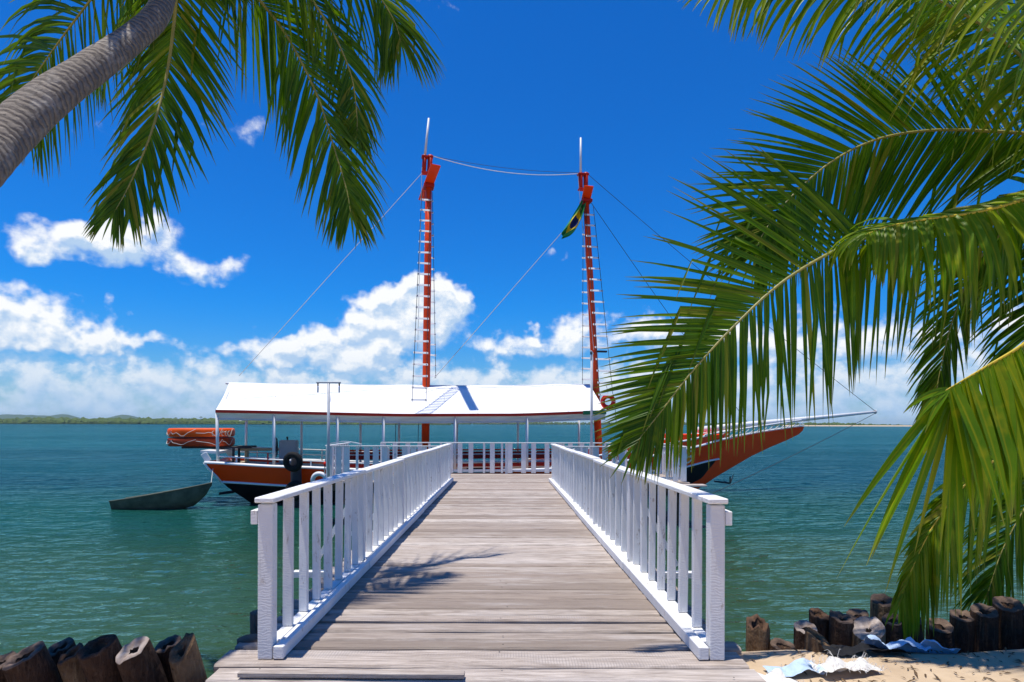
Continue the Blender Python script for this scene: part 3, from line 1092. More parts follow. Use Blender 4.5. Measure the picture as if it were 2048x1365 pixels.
# raised bulwark forward, with a white cap
for side in (-1, 1):
    mb = MB(); mb.sm = True
    tt = [0.60 + 0.40 * i / 18 for i in range(19)]
    hh = lambda t: 0.26 * min(1, (t - 0.60) / 0.1)
    mb.grid([[hull_pt(t, zs(t), side, -0.03) + Vector((0, 0, 0.05 + hh(t) * k / 2)) for k in range(3)] for t in tt])
    bw = mb.build('bulwark', M['orange'], boat)
    mb = MB(); mb.sm = True
    mb.tube([hull_pt(t, zs(t), side, -0.02) + Vector((0, 0, 0.065 + hh(t))) for t in tt], 0.04, 6); mb.build('cap_rail', M['bwhite'], bw)
# deck
mb = MB()
mb.grid([[hull_pt(t, zs(t), s_, -0.06) * 1 + Vector((0, 0, -0.13 - 0.25 * math.sin(math.pi * min(1, max(0, (t - .22) / .5))))) for s_ in (-1, -0.5, 0.5, 1)] for t in T_])
mb.build('deck', M['beige'], boat)
# white cap and knees of the raised transom
mb = MB()
c0 = Vector((us(1.48) - 0.10, 0, 1.48 + 0.36))
mb.grid([[Vector((c0.x - .06, s_ * 1.62, c0.z + 0.03)), Vector((c0.x + .55, s_ * 1.62, c0.z)), Vector((c0.x + .55, s_ * 1.62, c0.z - .09)), Vector((c0.x - .06, s_ * 1.62, c0.z - .05)), Vector((c0.x - .06, s_ * 1.62, c0.z + 0.03))] for s_ in (-1, -.3, .3, 1)])
mb.add([Vector((c0.x + dx, s_ * 1.62, c0.z + dz)) for s_ in (-1, 1) for dx, dz in ((-.06, .03), (.55, 0), (.55, -.09), (-.06, -.05))], [(0, 1, 2, 3), (4, 7, 6, 5)])
mb.build('stern_cap', M['bwhite'], boat)
for s_ in (-1, 1):
    mb = MB()
    mb.bbox((c0.x + .12, s_ * 1.60, c0.z - .20), (0.20, 0.08, 0.32), 0.01, Matrix.Rotation(-0.55, 3, 'Y')); mb.build('stern_knee', M['bwhite'], boat)

# clipper stem: a thick orange beak that carries the bowsprit
low = [(9.6, -0.9), (10.6, -0.25), (11.25, 0.08), (12.05, 0.57), (12.9, 1.02), (13.7, 1.44), (14.6, 1.82), (15.4, 2.12), (15.95, 2.36), (16.15, 2.52), (16.22, 2.68)]
upp = [(9.2, -0.9), (10.2, -0.2), (10.9, 0.3), (11.5, 0.9), (12.0, 1.5), (12.45, 2.10), (13.4, 2.32), (14.4, 2.47), (15.2, 2.58), (15.8, 2.66), (16.15, 2.70)]
mb = MB()
rows = []
for (a, za), (b_, zb) in zip(low, upp):
    hw = 0.13
    rows.append([(a, -hw * .7, za), (a, hw * .7, za), (b_, hw, zb), (b_, -hw, zb), (a, -hw * .7, za)])
mb.grid(rows)
k0 = (len(low) - 1) * 5
mb.f.append([k0, k0 + 1, k0 + 2, k0 + 3]); mb.mi.append(0); mb.smooth.append(False)
mb.build('stem', M['orange'], boat)
# head rails: white grid of slats running out along the bowsprit
tip = bu(1752, 824, 0)
for s_ in (-1, 1):
    mb = MB(); mb.sm = True
    mb.tube([(11.2, s_ * 0.75, 2.36), (13.2, s_ * 0.42, 2.62), (16.0, s_ * 0.20, 2.98)], 0.04, 6); mb.build('head_rail', M['bwhite'], boat)
    mb = MB(); mb.sm = True
    mb.tube([(12.4, s_ * .16, 2.20), (14.4, s_ * .14, 2.52), (16.2, s_ * .12, 2.76)], 0.03, 6); mb.build('head_rail', M['bwhite'], boat)
for i in range(14):
    f_ = i / 13
    mb = MB()
    u_ = 12.3 + 3.8 * f_
    mb.tube([(u_, -0.5 + .3 * f_, 2.50 + .42 * f_), (u_ - .18, -0.15, 2.20 + .53 * f_)], 0.02, 5)
    mb.build('head_slat', M['bwhite'], boat)
mb = MB(); mb.sm = True
mb.tube([(11.3, 0, 2.55), (13.5, 0, 2.78), (16.2, 0, 3.02), (tip.x, 0, tip.z)], [0.13, 0.12, 0.10, 0.055], 10)
bsp = mb.build('bowsprit', M['bwhite'], boat)
mb = MB(); mb.sm = True; mb.torus((tip.x - .03, 0, tip.z), 0.075, 0.022, (1, 0, 0), 14, 6); mb.build('end_ring', M['alu'], bsp)
# foredeck fittings
mb = MB(); mb.bbox((11.0, -0.1, 2.28), (2.1, 0.9, 0.22), 0.03); mb.build('foredeck_box', M['orange'], boat)
mb = MB(); mb.sm = True; mb.tube([(9.9, -.2, 2.0), (9.9, -.2, 2.62), (9.9, -.2, 2.75)], [0.14, 0.14, 0.06], 10); mb.build('bollard', M['orange'], boat)
mb = MB(); mb.bbox((8.6, 0, 1.80), (1.2, 1.4, 0.30), 0.03); mb.build('hatch', M['orange'], boat)
# anchor under the stem
mb = MB()
mb.tube([(11.9, -0.25, 0.42), (12.6, -0.25, 0.32)], 0.035, 6)
mb.tube([(12.45, -0.55, 0.62), (12.62, -0.25, 0.32), (12.55, .1, 0.36)], 0.03, 5)
mb.tube([(12.62, -0.25, 0.32), (12.78, -0.25, 0.68)], [0.04, 0.012], 5)
mb.build('anchor', M['wire'], boat)
# lettering on the bow
tx = bpy.data.curves.new('bow_letters', 'FONT')
tx.body = 'RB'
tx.size = 0.98
tx.shear = 0.25
tx.extrude = 0.006
to = bpy.data.objects.new('bow_letters', tx)
COL.objects.link(to)
bpy.context.view_layer.update()
me = bpy.data.meshes.new_from_object(to)
bpy.data.objects.remove(to)
h0 = zl(.85) + 0.10
def wrap(p):
    u = 9.55 + p.x * 0.95
    t = (u - us(h0)) / (ub(h0) - us(h0))
    z = zl(t) + 0.13 + p.y * 0.78
    q = hull_pt((u - us(z)) / (ub(z) - us(z)), z, -1, 0.012 + p.z)
    return q
for v_ in me.vertices:
    v_.co = wrap(v_.co.copy())
me.materials.clear()
me.materials.append(M['bwhite'])
lo = bpy.data.objects.new('bow_letters', me)
COL.objects.link(lo); lo.parent = boat
lo['label'] = 'white bow lettering RB'
# rudder and propeller under the counter
mb = MB(); mb.bbox((-5.95, 0, -0.35), (0.75, 0.09, 1.3), 0.02); mb.build('rudder', M['black'], boat)
mb = MB(); mb.tube([(-6.3, 0, 0.55), (-7.0, 0, 0.30), (-7.45, 0, 0.24)], [0.07, 0.06, 0.05], 6); mb.build('tiller_arm', M['wire'], boat)

# awning: ridge roof, red hem, hanging valances
UA, UB_ = -7.12, 6.55
ridge = lambda u: interp([(UA, 3.05), (-2, 3.05), (2, 3.08), (UB_, 3.20)], u) + W0
eave = lambda u: interp([(UA, 2.00), (-1, 1.90), (3, 1.93), (UB_, 2.06)], u) + W0
NE = 30
U_ = [UA + (UB_ - UA) * i / NE for i in range(NE + 1)]
EV = 1.9
mb = MB(); mb.sm = True
rows = []
for u in U_:
    row = []
    for j in range(-6, 7):
        f_ = abs(j) / 6
        sag = -0.05 * math.sin(math.pi * f_) - 0.012 * math.sin(u * 2.1 + j)
        row.append((u, EV * j / 6, ridge(u) + (eave(u) - ridge(u)) * f_ + sag))
    rows.append(row)
mb.grid(rows)
aw = mb.build('awning', M['canvas'], boat)
for u in (-5.4, -3.6, -1.8, 1.7, 3.4, 5.1):       # sewn seams across the canvas
    for s_ in (-1, 1):
        mb = MB(); mb.sm = True
        mb.tube([(u + .015 * math.sin(j), s_ * EV * j / 6, ridge(u) + (eave(u) - ridge(u)) * j / 6 - 0.05 * math.sin(math.pi * j / 6) - 0.012 * math.sin(u * 2.1 + s_ * j) + .004) for j in range(7)], 0.014, 5, True, .6)
        mb.build('seam', M['canvas'], aw)
for s_ in (-1, 1):
    mb = MB()
    mb.grid([[(u, s_ * (EV + 0.012), eave(u) + 0.035), (u, s_ * (EV + 0.016), eave(u) - 0.065)] for u in U_ if u < UB_ - 0.75])
    mb.build('hem', M['red'], aw)
    mb = MB()
    mb.grid([[(u, s_ * (EV + 0.012), eave(u) + 0.05), (u, s_ * (EV + 0.018), eave(u) - 0.10)] for u in U_ if u > UB_ - 0.95])
    mb.build('green_hem', M['green'], aw)
    mb = MB(); mb.sm = True
    mb.grid([[(u, s_ * (EV - 0.015 - 0.07 * k + 0.03 * math.sin(u * 5 + k)), eave(u) - 0.03 - 0.085 * k * (1 + .15 * math.sin(u * 3.3))) for k in range(4)] for u in [UA + (UB_ - UA) * i / 90 for i in range(91)]])
    mb.build('valance', M['canvas'], aw)
mb = MB(); mb.sm = True; mb.tube([(UA - .12, 0, ridge(UA) - .02)] + [(u, 0, ridge(u) - 0.03) for u in U_], 0.035, 6); mb.build('ridge_pole', M['alu'], boat)
for s_ in (-1, 1):
    mb = MB(); mb.sm = True; mb.tube([(u, s_ * (EV - .12), eave(u) - 0.28) for u in U_], 0.03, 6); mb.build('side_pipe', M['alu'], boat)
for s_, xs_ in ((-1, (434, 548, 675, 767, 910, 1054)), (1, (493, 603, 721, 798, 914, 1036, 1158))):
    for x in xs_:
        u = bu(x, 860, s_ * 1.78).x
        t = (u - us(1.3)) / (ub(1.3) - us(1.3))
        mb = MB(); mb.sm = True; bq = min(1.80, interp(BB, max(0.0, t)) - .10); mb.tube([(u, s_ * bq, zs(max(0.0, t)) - .12), (u, s_ * 1.78, eave(u) - 0.02)], 0.052 if s_ < 0 else 0.05, 8)
        mb.build('stanchion', M['bwhite'], boat)
for u in (-7.0, -3.5, 0.6, 4.0, 6.4):
    for s_ in (-1, 1):
        mb = MB(); mb.tube([(u, 0, ridge(u) - .05), (u, s_ * 1.0, (ridge(u) + eave(u)) / 2 - .085), (u, s_ * (EV - .1), eave(u) - .1)], 0.022, 5); mb.build('rafter', M['alu'], boat)

# guard rails at the stern quarter
for s_ in (-1, 1):
    for k, dz in enumerate((0.20, 0.40)):
        if s_ < 0 and k == 1: continue
        mb = MB(); mb.sm = True
        ts = [0.02 + 0.26 * i / 10 for i in range(11)]
        mb.tube([hull_pt(t, zs(t), s_, -0.05) + Vector((0, 0, dz + 0.02)) for t in ts], 0.024, 6); mb.build('guard_rail', M['bwhite'], boat)
    for t in (0.05, 0.10, 0.17, 0.26):
        p = hull_pt(t, zs(t), s_, -0.05)
        mb = MB(); mb.tube([p, p + Vector((0, 0, .44 if s_ > 0 or t == .1 else .24))], 0.028, 6); mb.build('rail_post', M['red'] if t == .10 else M['bwhite'], boat)
# helm and stern furniture
b0 = bu(578, 905, -0.3)
mb = MB(); mb.bbox((b0.x, -0.3, 1.75), (0.62, 0.55, 0.85), 0.04)
hl = mb.build('helm_console', M['grey'], boat)
mb = MB(); mb.sm = True; mb.torus((b0.x - .45, -0.3, 1.92), 0.33, 0.025, (1, 0, 0), 22, 6); mb.torus((b0.x - .45, -0.3, 1.92), 0.05, 0.03, (1, 0, 0), 10, 6)
for k in range(6):
    a = k * math.pi / 3
    mb.tube([(b0.x - .45, -0.3, 1.92), (b0.x - .45, -0.3 + .33 * math.cos(a), 1.92 + .33 * math.sin(a))], 0.013, 5)
mb.build('wheel', M['wire'], hl)
mb = MB(); mb.tube([(b0.x - .05, -.3, 2.17), (b0.x - .06, -.3, 2.30)], [.02, .045], 6); mb.build('lever', M['wire'], hl)
for (xa, xb, yy, v) in ((480, 596, 899, 0.9),):
    p0, p1 = bu(xa, yy, v), bu(xb, yy, v)
    mb = MB(); mb.bbox(((p0.x + p1.x) / 2, v, p0.z), (p1.x - p0.x, 0.5, 0.10), 0.02); bt = mb.build('stern_bench', M['beige'], boat)
    for f_ in (0.12, 0.88):
        mb = MB(); mb.bbox((p0.x + (p1.x - p0.x) * f_, v, p0.z - 0.29), (0.08, 0.4, 0.47), 0.01); mb.build('bench_leg', M['beige'], bt)
# passenger benches along both sides: red backs, white seats, dark lockers
for s_, u0, u1 in ((1, -3.6, 6.2), (-1, -2.8, 5.6)):
    zb = W0 - 0.38
    mb = MB(); mb.bbox(((u0 + u1) / 2, s_ * 1.45, zb + .40), (u1 - u0, 0.45, 0.06), 0.01); be = mb.build('bench_seat', M['bwhite'], boat)
    mb = MB(); mb.bbox(((u0 + u1) / 2, s_ * 1.72, zb + (.66 if s_ > 0 else .48)), (u1 - u0, 0.05, 0.30 if s_ > 0 else .12), 0.01); mb.build('bench_back', M['red'], be)
    if s_ > 0:
        mb = MB(); mb.bbox(((u0 + u1) / 2, s_ * 1.68, zb + .70), (u1 - u0, 0.04, 0.05), 0.01); mb.build('back_stripe', M['bwhite'], be)
        mb = MB(); mb.bbox(((u0 + u1) / 2, s_ * 1.76, zb + .88), (u1 - u0, 0.10, 0.06), 0.01); mb.build('back_cap', M['mast'], be)
    n_ = 12
    for k in range(n_):
        u = u0 + (u1 - u0) * (k + .5) / n_
        mb = MB(); mb.bbox((u, s_ * 1.30, zb + .18), ((u1 - u0) / n_ - .06, 0.05, 0.34), 0.01); mb.build('locker_front', M['dark'] if k % 3 == 0 else (M['red'] if k % 3 == 1 else M['bwhite']), be)

# masts with rope ladders
def mast(pts_px, base_z, near, far, tree_len, tree_rot):
    (x0, x1, y1, x2, y2) = pts_px         # mast foot x at deck, top x/y, pole top x/y
    pt = bu(x1, y1, 0)
    pb = bu(x0, 880, 0)
    foot = Vector((pb.x, 0, base_z))
    top = Vector((pt.x, 0, pt.z))
    mb = MB(); mb.sm = True
    mb.tube([foot, foot.lerp(top, .3), foot.lerp(top, .7), foot.lerp(top, .93)], [0.15, 0.15, 0.135, 0.115], 14)
    ms = mb.build('mast', M['mast'], boat)
    ax = (top - foot).normalized()
    # doubled head: short topmast stub beside a sleeve, two collars
    mb = MB(); mb.sm = True
    mb.tube([foot.lerp(top, .93), top + Vector((0.05, 0, .02))], 0.095, 10)
    mb.build('mast_head', M['red'], ms)
    a0 = foot.lerp(top, .945) + Vector((-0.20, 0, 0))
    mb = MB(); mb.sm = True; mb.tube([a0, top + Vector((-0.17, 0, 0))], 0.085, 10); mb.build('topmast_heel', M['red'], ms)
    for f_ in (.947, .995):
        c = foot.lerp(top, f_)
        mb = MB(); mb.bbox((c.x - .07, 0, c.z), (0.44, 0.28, 0.06), 0.01); mb.build('collar', M['red'], ms)
    pp = bu(x2, y2, 0)
    mb = MB(); mb.sm = True; mb.tube([top + Vector((-.17, 0, -.1)), pp], [0.05, 0.038], 8); mb.build('topmast', M['alu'], ms)
    # crosstree plank athwart
    c = foot.lerp(top, .915)
    mb = MB(); mb.bbox((c.x + .0, 0, c.z), (0.36, tree_len, 0.05), 0.01, Matrix.Rotation(0.12, 3, 'Y') @ Matrix.Rotation(tree_rot, 3, 'Z')); mb.build('crosstree', M['orange'], ms)
    mb = MB(); mb.bbox((c.x, 0, c.z - .10), (0.40, 0.50, 0.13), 0.02); mb.build('cheek_block', M['red'], ms)
    for side, (xa, ya, wa, xb, yb, wb, n_), v0, v1 in ((-1, near, -0.30, -1.92), (1, far, 0.30, 1.92)):
        q0, q1 = bu(xa, ya, v0), bu(xb, yb, v1)
        for s_ in (-1, 1):
            mb = MB(); mb.tube([q0 + Vector((s_ * wa / 2 * .8, 0, .35)), q1 + Vector((s_ * wb / 2 * .84, 0, -.1))], 0.011, 5); mb.build('shroud', M['wire'], ms)
        for k in range(n_):
            f_ = k / (n_ - 1)
            p = q0.lerp(q1, f_)
            w_ = wa + (wb - wa) * f_
            mb = MB(); mb.bbox((0, 0, 0), (w_, 0.016, 0.075), 0.005)
            o = mb.build('rung', M['bwhite'], ms, loc=p)
            o.rotation_euler = (-0.33, 0.02 + 0.02 * math.sin(k * 2.3), -YAW * .4)
            mb = MB(); mb.sm = True
            for s_ in (-1, 1):
                mb.tube([(s_ * w_ * .40, -.020, 0), (s_ * w_ * .40, .020, 0)], 0.017, 6)
            mb.build('rope_knots', M['wire'], o)
    return foot, top, ms


m1f, m1t, ms1 = mast((850, 857, 312, 856, 237), 0.3, (851, 400, .40, 838, 800, .58, 19), (856, 402, .36, 862, 752, .46, 17), 3.7, 0.06)
m2f, m2t, ms2 = mast((1201, 1168, 347, 1160, 276), 0.6, (1178, 430, .40, 1213, 790, .62, 17), (1172, 470, .36, 1174, 780, .50, 15), 2.6, -0.24)


def rope(name, pts, rad, mat, parent=boat, sag=0.0, n=14):
    a, b_ = Vector(pts[0]), Vector(pts[1])
    mb = MB()
    mb.tube([a.lerp(b_, i / n) + Vector((0, 0, -sag * 4 * (i / n) * (1 - i / n))) for i in range(n + 1)], rad, 5)
    return mb.build(name, M[mat], parent)


rope('stay', (m1t + Vector((-.2, 0, -.6)), bu(478, 752, -1.0)), 0.011, 'rope')
rope('triatic_stay', (m1t + Vector((.15, 0, 0)), m2t + Vector((-.25, 0, -.03))), 0.015, 'rope', sag=0.30)
rope('triatic_stay', (m1t + Vector((.15, 0, 0)), m2t + Vector((-.25, 0, 0))), 0.009, 'wire', sag=0.14)
fl = bu(1122, 466, -0.2)
rope('flag_line', (fl, bu(868, 757, -0.2)), 0.013, 'rope')
rope('halyard', (m2t + Vector((-.28, 0, -.1)), bu(1187, 700, -.3)), 0.010, 'rope')
rope('halyard', (m1t + Vector((-.28, -.1, -.5)), bu(835, 700, -.5)), 0.010, 'rope')
rope('forestay', (m2t + Vector((.1, 0, 0)), Vector((tip.x, 0, tip.z))), 0.011, 'wire', sag=.15)
rope('inner_stay', (m2t + Vector((.15, 0, -1.0)), Vector((13.6, 0, 2.85))), 0.011, 'wire', sag=.1)
rope('mooring_line', (Vector((tip.x, 0, tip.z - .05)), bu(1330, 1030, -3.4)), 0.011, 'wire', sag=.1)
for u in (-1.2, -0.4, 0.9):
    rope('hanging_line', (Vector((u, -1.6, eave(u) - .25)), Vector((u - .05, -1.7, 1.1))), 0.012, 'wire')
# small navigation lamp bracket on the fore mast
nb = bu(1205, 703, -0.3)
mb = MB(); mb.bbox((nb.x, -0.2, nb.z), (0.42, 0.12, 0.07), 0.01); mb.build('lamp_bracket', M['wire'], ms2)

# --- flag on the halyard (its own thing)
a0, a1 = bu(1163, 400, -0.2), bu(1122, 466, -0.2)
m4 = Matrix.Translation((BX, BY, WATER_Z)) @ Matrix.Rotation(YAW, 4, 'Z')
A0, A1 = m4 @ a0, m4 @ a1
mb = MB(); mb.sm = True
NU, NVv = 16, 12
rows = []
e_ = (A1 - A0)
dn = Vector((0.50, 0.12, -1.08))
for i in range(NU + 1):
    f_ = i / NU
    row = []
    for j in range(NVv + 1):
        g_ = j / NVv
        p = A0 + e_ * f_ + dn * g_ * (0.25 + 0.75 * math.sin(math.pi * min(1, f_ * 0.85 + .08))) * 0.44
        p += Vector((0.05 * math.sin(g_ * 9 + f_ * 3), 0.20 * math.sin(g_ * 13.0 + 2.5 * f_), 0)) * (0.3 + g_)
        row.append(p - A1)
        mb.uv.append((f_, g_))
    rows.append(row)
mb.grid(rows)
fm, b, bs = new_mat('flag_cloth')
uvn = b.n('ShaderNodeUVMap'); su = b.n('ShaderNodeSeparateXYZ'); fm.node_tree.links.new(uvn.outputs[0], su.inputs[0])
ax_ = b.m('ABSOLUTE', b.m('SUBTRACT', su.outputs[0], .5)); ay_ = b.m('ABSOLUTE', b.m('SUBTRACT', su.outputs[1], .5))
rh = b.m('LESS_THAN', b.m('ADD', b.m('DIVIDE', ax_, .42), b.m('DIVIDE', ay_, .40)), 1.0)
dc = b.m('LESS_THAN', b.m('ADD', b.m('POWER', b.m('DIVIDE', ax_, .17), 2), b.m('POWER', b.m('DIVIDE', ay_, .24), 2)), 1.0)
fc = b.mix(rh, (0.0, 0.20, 0.045), (0.80, 0.55, 0.0)); fc = b.mix(dc, fc, (0.0, 0.015, 0.16))
fm.node_tree.links.new(fc, bs.inputs['Base Color']); bs.inputs['Roughness'].default_value = 0.7
mb.build('flag', fm, loc=A1, label='green yellow and blue flag hanging on the halyard at the mast', cat='flag')

# --- life ring at the fore mast
p = m4 @ bu(1216, 804, -1.75)
t = empty('life_ring', p, 0.1, label='red life ring hanging at the forward end of the awning', cat='life ring')
mb = MB(); mb.sm = True; mb.torus((0, 0, 0), 0.21, 0.085, (0, 1, 0.1), 32, 12); mb.build('ring', M['lifering'], t)
for k in range(4):
    a = k * math.pi / 2 + math.pi / 2
    mb = MB(); mb.sm = True; c = Vector((math.cos(a) * .21, 0, math.sin(a) * .21))
    mb.torus(c, 0.087, 0.005, (-math.sin(a), 0, math.cos(a)), 14, 5); mb.build('strap', M['bwhite'], t)
mb = MB(); mb.tube([(0, 0, .29), (-.05, .05, .60)], 0.01, 5); mb.build('lanyard', M['rope'], t)
mb = MB(); mb.tube([(0.27, .02, -.1), (.30, .02, -.55), (.36, .02, -1.1)], 0.011, 5); mb.build('hanging_rope', M['wire'], t)

# --- two stacked rescue floats on a rack over the stern
rl, rr = bu(340, 875, 0.2), bu(467, 875, 0.2)
cu = (rl.x + rr.x) / 2
LR = (rr.x - rl.x) / 2
zb_ = bu(400, 893, -.3).z
zt_ = bu(400, 857, -.3).z
for k, (z0, z1, mt, lab) in enumerate(((zb_, (zb_ + zt_) / 2 - .012, 'raft_dark', 'lower dark orange rescue float stacked at the stern of the schooner'), ((zb_ + zt_) / 2 + .012, zt_, 'raft', 'upper bright orange rescue float stacked at the stern of the schooner'))):
    loc = m4 @ Vector((cu, 0.2, z0))
    t = empty('rescue_float', loc, YAW, label=lab, cat='life raft', group='rescue floats at the stern')
    h = z1 - z0
    n_ = 40
    rows = []
    for i in range(n_ + 1):
        a = 2 * math.pi * i / n_
        sx_ = math.copysign(abs(math.cos(a)) ** 0.55, math.cos(a)); sy_ = math.copysign(abs(math.sin(a)) ** 0.55, math.sin(a))
        row = []
        for (ri, zz) in ((0.0, h * .93), (.72, h * .95), (.94, h), (.985, h * .9), (1.0, h * .7), (1.0, h * .3), (.985, h * .1), (.94, 0), (.72, h * .06), (0, h * .06)):
            row.append((sx_ * LR * ri, sy_ * 0.75 * ri, zz))
        rows.append(row)
    mb = MB(); mb.sm = True; mb.grid(rows); mb.build('float_body', M[mt], t)
    def rimpt(a, z, o_=.025):
        sx_ = math.copysign(abs(math.cos(a)) ** 0.55, math.cos(a)); sy_ = math.copysign(abs(math.sin(a)) ** 0.55, math.sin(a))
        return Vector((sx_ * (LR + o_), sy_ * (.75 + o_), z))
    for (a0_, a1_, n2) in ((math.pi * 1.02, math.pi * 1.3, 10), (math.pi * 1.3, math.pi * 1.5, 8), (math.pi * 1.5, math.pi * 1.72, 8), (math.pi * 1.72, math.pi * 1.97, 10)):
        mb = MB(); mb.tube([rimpt(a0_ + (a1_ - a0_) * i / n2, h * (.72 - .5 * math.sin(math.pi * i / n2) + (.25 if k else .1) * math.sin(3 * math.pi * i / n2 + a0_))) for i in range(n2 + 1)], 0.010, 5); mb.build('grab_line', M['rope'], t)
    if k:
        for i in range(5):
            c = rimpt(math.pi * (1.60 + .065 * i), h * .42, .02)
            mb = MB(); mb.sm = True; mb.torus(c, 0.085, 0.009, (1, -.3, 0), 16, 5); mb.build('rope_loop', M['rope'], t)
# rack beams that carry the floats
for v in (-0.25, 0.65):
    mb = MB(); mb.bbox((cu + 0.62, v, zb_ - 0.045), (LR * 2 + .2, 0.08, 0.07), 0.01); rb = mb.build('float_rack', M['wire'], boat)
    mb = MB(); mb.bbox((rr.x + .1, v, (zb_ + 1.35) / 2 - .06), (0.08, 0.08, zb_ - 1.35), 0.01); mb.build('rack_leg', M['wire'], rb)

# --- grey dinghy tied to the stern
t = empty('dinghy', (0, 0, 0), 0, label='small grey dinghy with raised bow tied behind the schooner', cat='dinghy')
q0 = at(236, 1018, 20.4); q1 = at(412, 966, 20.0)
L_ = q1.x - q0.x
t.location = (q0.x, 20.4, WATER_Z)
rows_o, rows_i = [], []
def dstn(f_, off=0.0):
    halfw = interp([(0, .42), (.25, .52), (.6, .50), (.85, .27), (1, .02)], f_) - off
    gun = .27 + .46 * f_ + .10 * f_ * f_
    bot = interp([(0, -.10), (.3, -.14), (.62, -.08), (.82, .12), (.94, .46), (1, .79)], f_) + off
    x_ = f_ * L_
    return [Vector((x_ + (.0 if f_ else -.02), -halfw, gun)), Vector((x_, -halfw * .82, (gun + bot) / 2 - .06)), Vector((x_, -halfw * .35, bot)), Vector((x_, 0, bot - .02)), Vector((x_, halfw * .35, bot)), Vector((x_, halfw * .82, (gun + bot) / 2 - .06)), Vector((x_, halfw, gun))]
mb = MB(); mb.sm = True
mb.grid([dstn(i / 16) for i in range(17)])
mb.grid([[p for p in dstn(i / 16, .03)] for i in range(17)])
a_ = dstn(0); mb.sm = False
mb.add(a_, [list(range(7))])
dh = mb.build('hull', M['dinghy'], t)
for s_ in (0, 6):
    mb = MB(); mb.sm = True; mb.tube([dstn(i / 16)[s_] + Vector((0, 0, .01)) for i in range(17)], 0.022, 6); mb.build('gunwale', M['dinghy'], t)
for f_ in (.3, .62):
    st = dstn(f_); mb = MB(); mb.bbox((f_ * L_, 0, st[0].z - .10), (0.22, abs(st[0].y) * 1.9, 0.03), .005); mb.build('thwart', M['dinghy'], t)
mb = MB(); a_ = m4 @ hull_pt(0, 1.45, -1); loc = t.location
mb.tube([(L_ - .02, 0, .82), (a_.x - loc.x + .15, a_.y - loc.y + .3, a_.z - loc.z)], 0.012, 5); mb.build('painter', M['rope'], t)

# --- mooring post with tyres, white fender
px_ = at(586, 847, 20.45)
mb = MB(); mb.sm = True
n_ = 5
mb.tube([(0, 0, -2.6), (0.02, 0, -.8), (0.0, 0, .2), (.03, 0, .50), (.03, 0, .56)], [.19, .18, .175, .165, .12], 14)
mb.build('mooring_post', M['wire'], loc=(px_.x, 20.75, 0), label='dark round mooring post carrying black tyres beside the orange hull', cat='post')
for (x, y, D, ax_, lab) in ((586, 924, 20.45, (0.12, 1, .08), 'black tyre hung on top of the dark mooring post'), (590, 982, 20.5, (.05, 1, -.1), 'lower black tyre hanging on the dark mooring post near the water')):
    p = at(x, y, D)
    t = empty('tyre', p, label=lab, cat='tyre', group='tyres on the mooring post')
    mb = MB(); mb.sm = True; mb.torus((0, 0, 0), 0.235, 0.10, ax_, 36, 12, 0.95); tb = mb.build('tread', M['rubber'], t)
    for s_ in (-1, 1):
        mb = MB(); mb.sm = True; mb.torus(Vector(ax_).normalized() * s_ * .075, 0.19, 0.022, ax_, 36, 6); mb.build('bead', M['rubber'], t)
p = at(640, 962, 20.5)
t = empty('fender', p, label='white ring fender hanging at the pier edge before the orange hull', cat='fender')
mb = MB(); mb.sm = True; mb.torus((0, 0, 0), 0.24, 0.075, (0.1, 1, .2), 30, 10); mb.build('ring', M['bwhite'], t)
mb = MB(); mb.tube([(.15, 0, .24), (.30, -.45, .60), (.35, -.5, .95)], 0.02, 6); mb.build('rope', M['rope'], t)
mb = MB(); mb.sm = True; mb.tube([(.28, -.4, .50), (.30, -.45, .58), (.31, -.45, .66)], [.03, .06, .03], 8); mb.build('float', M['lifering'], t)

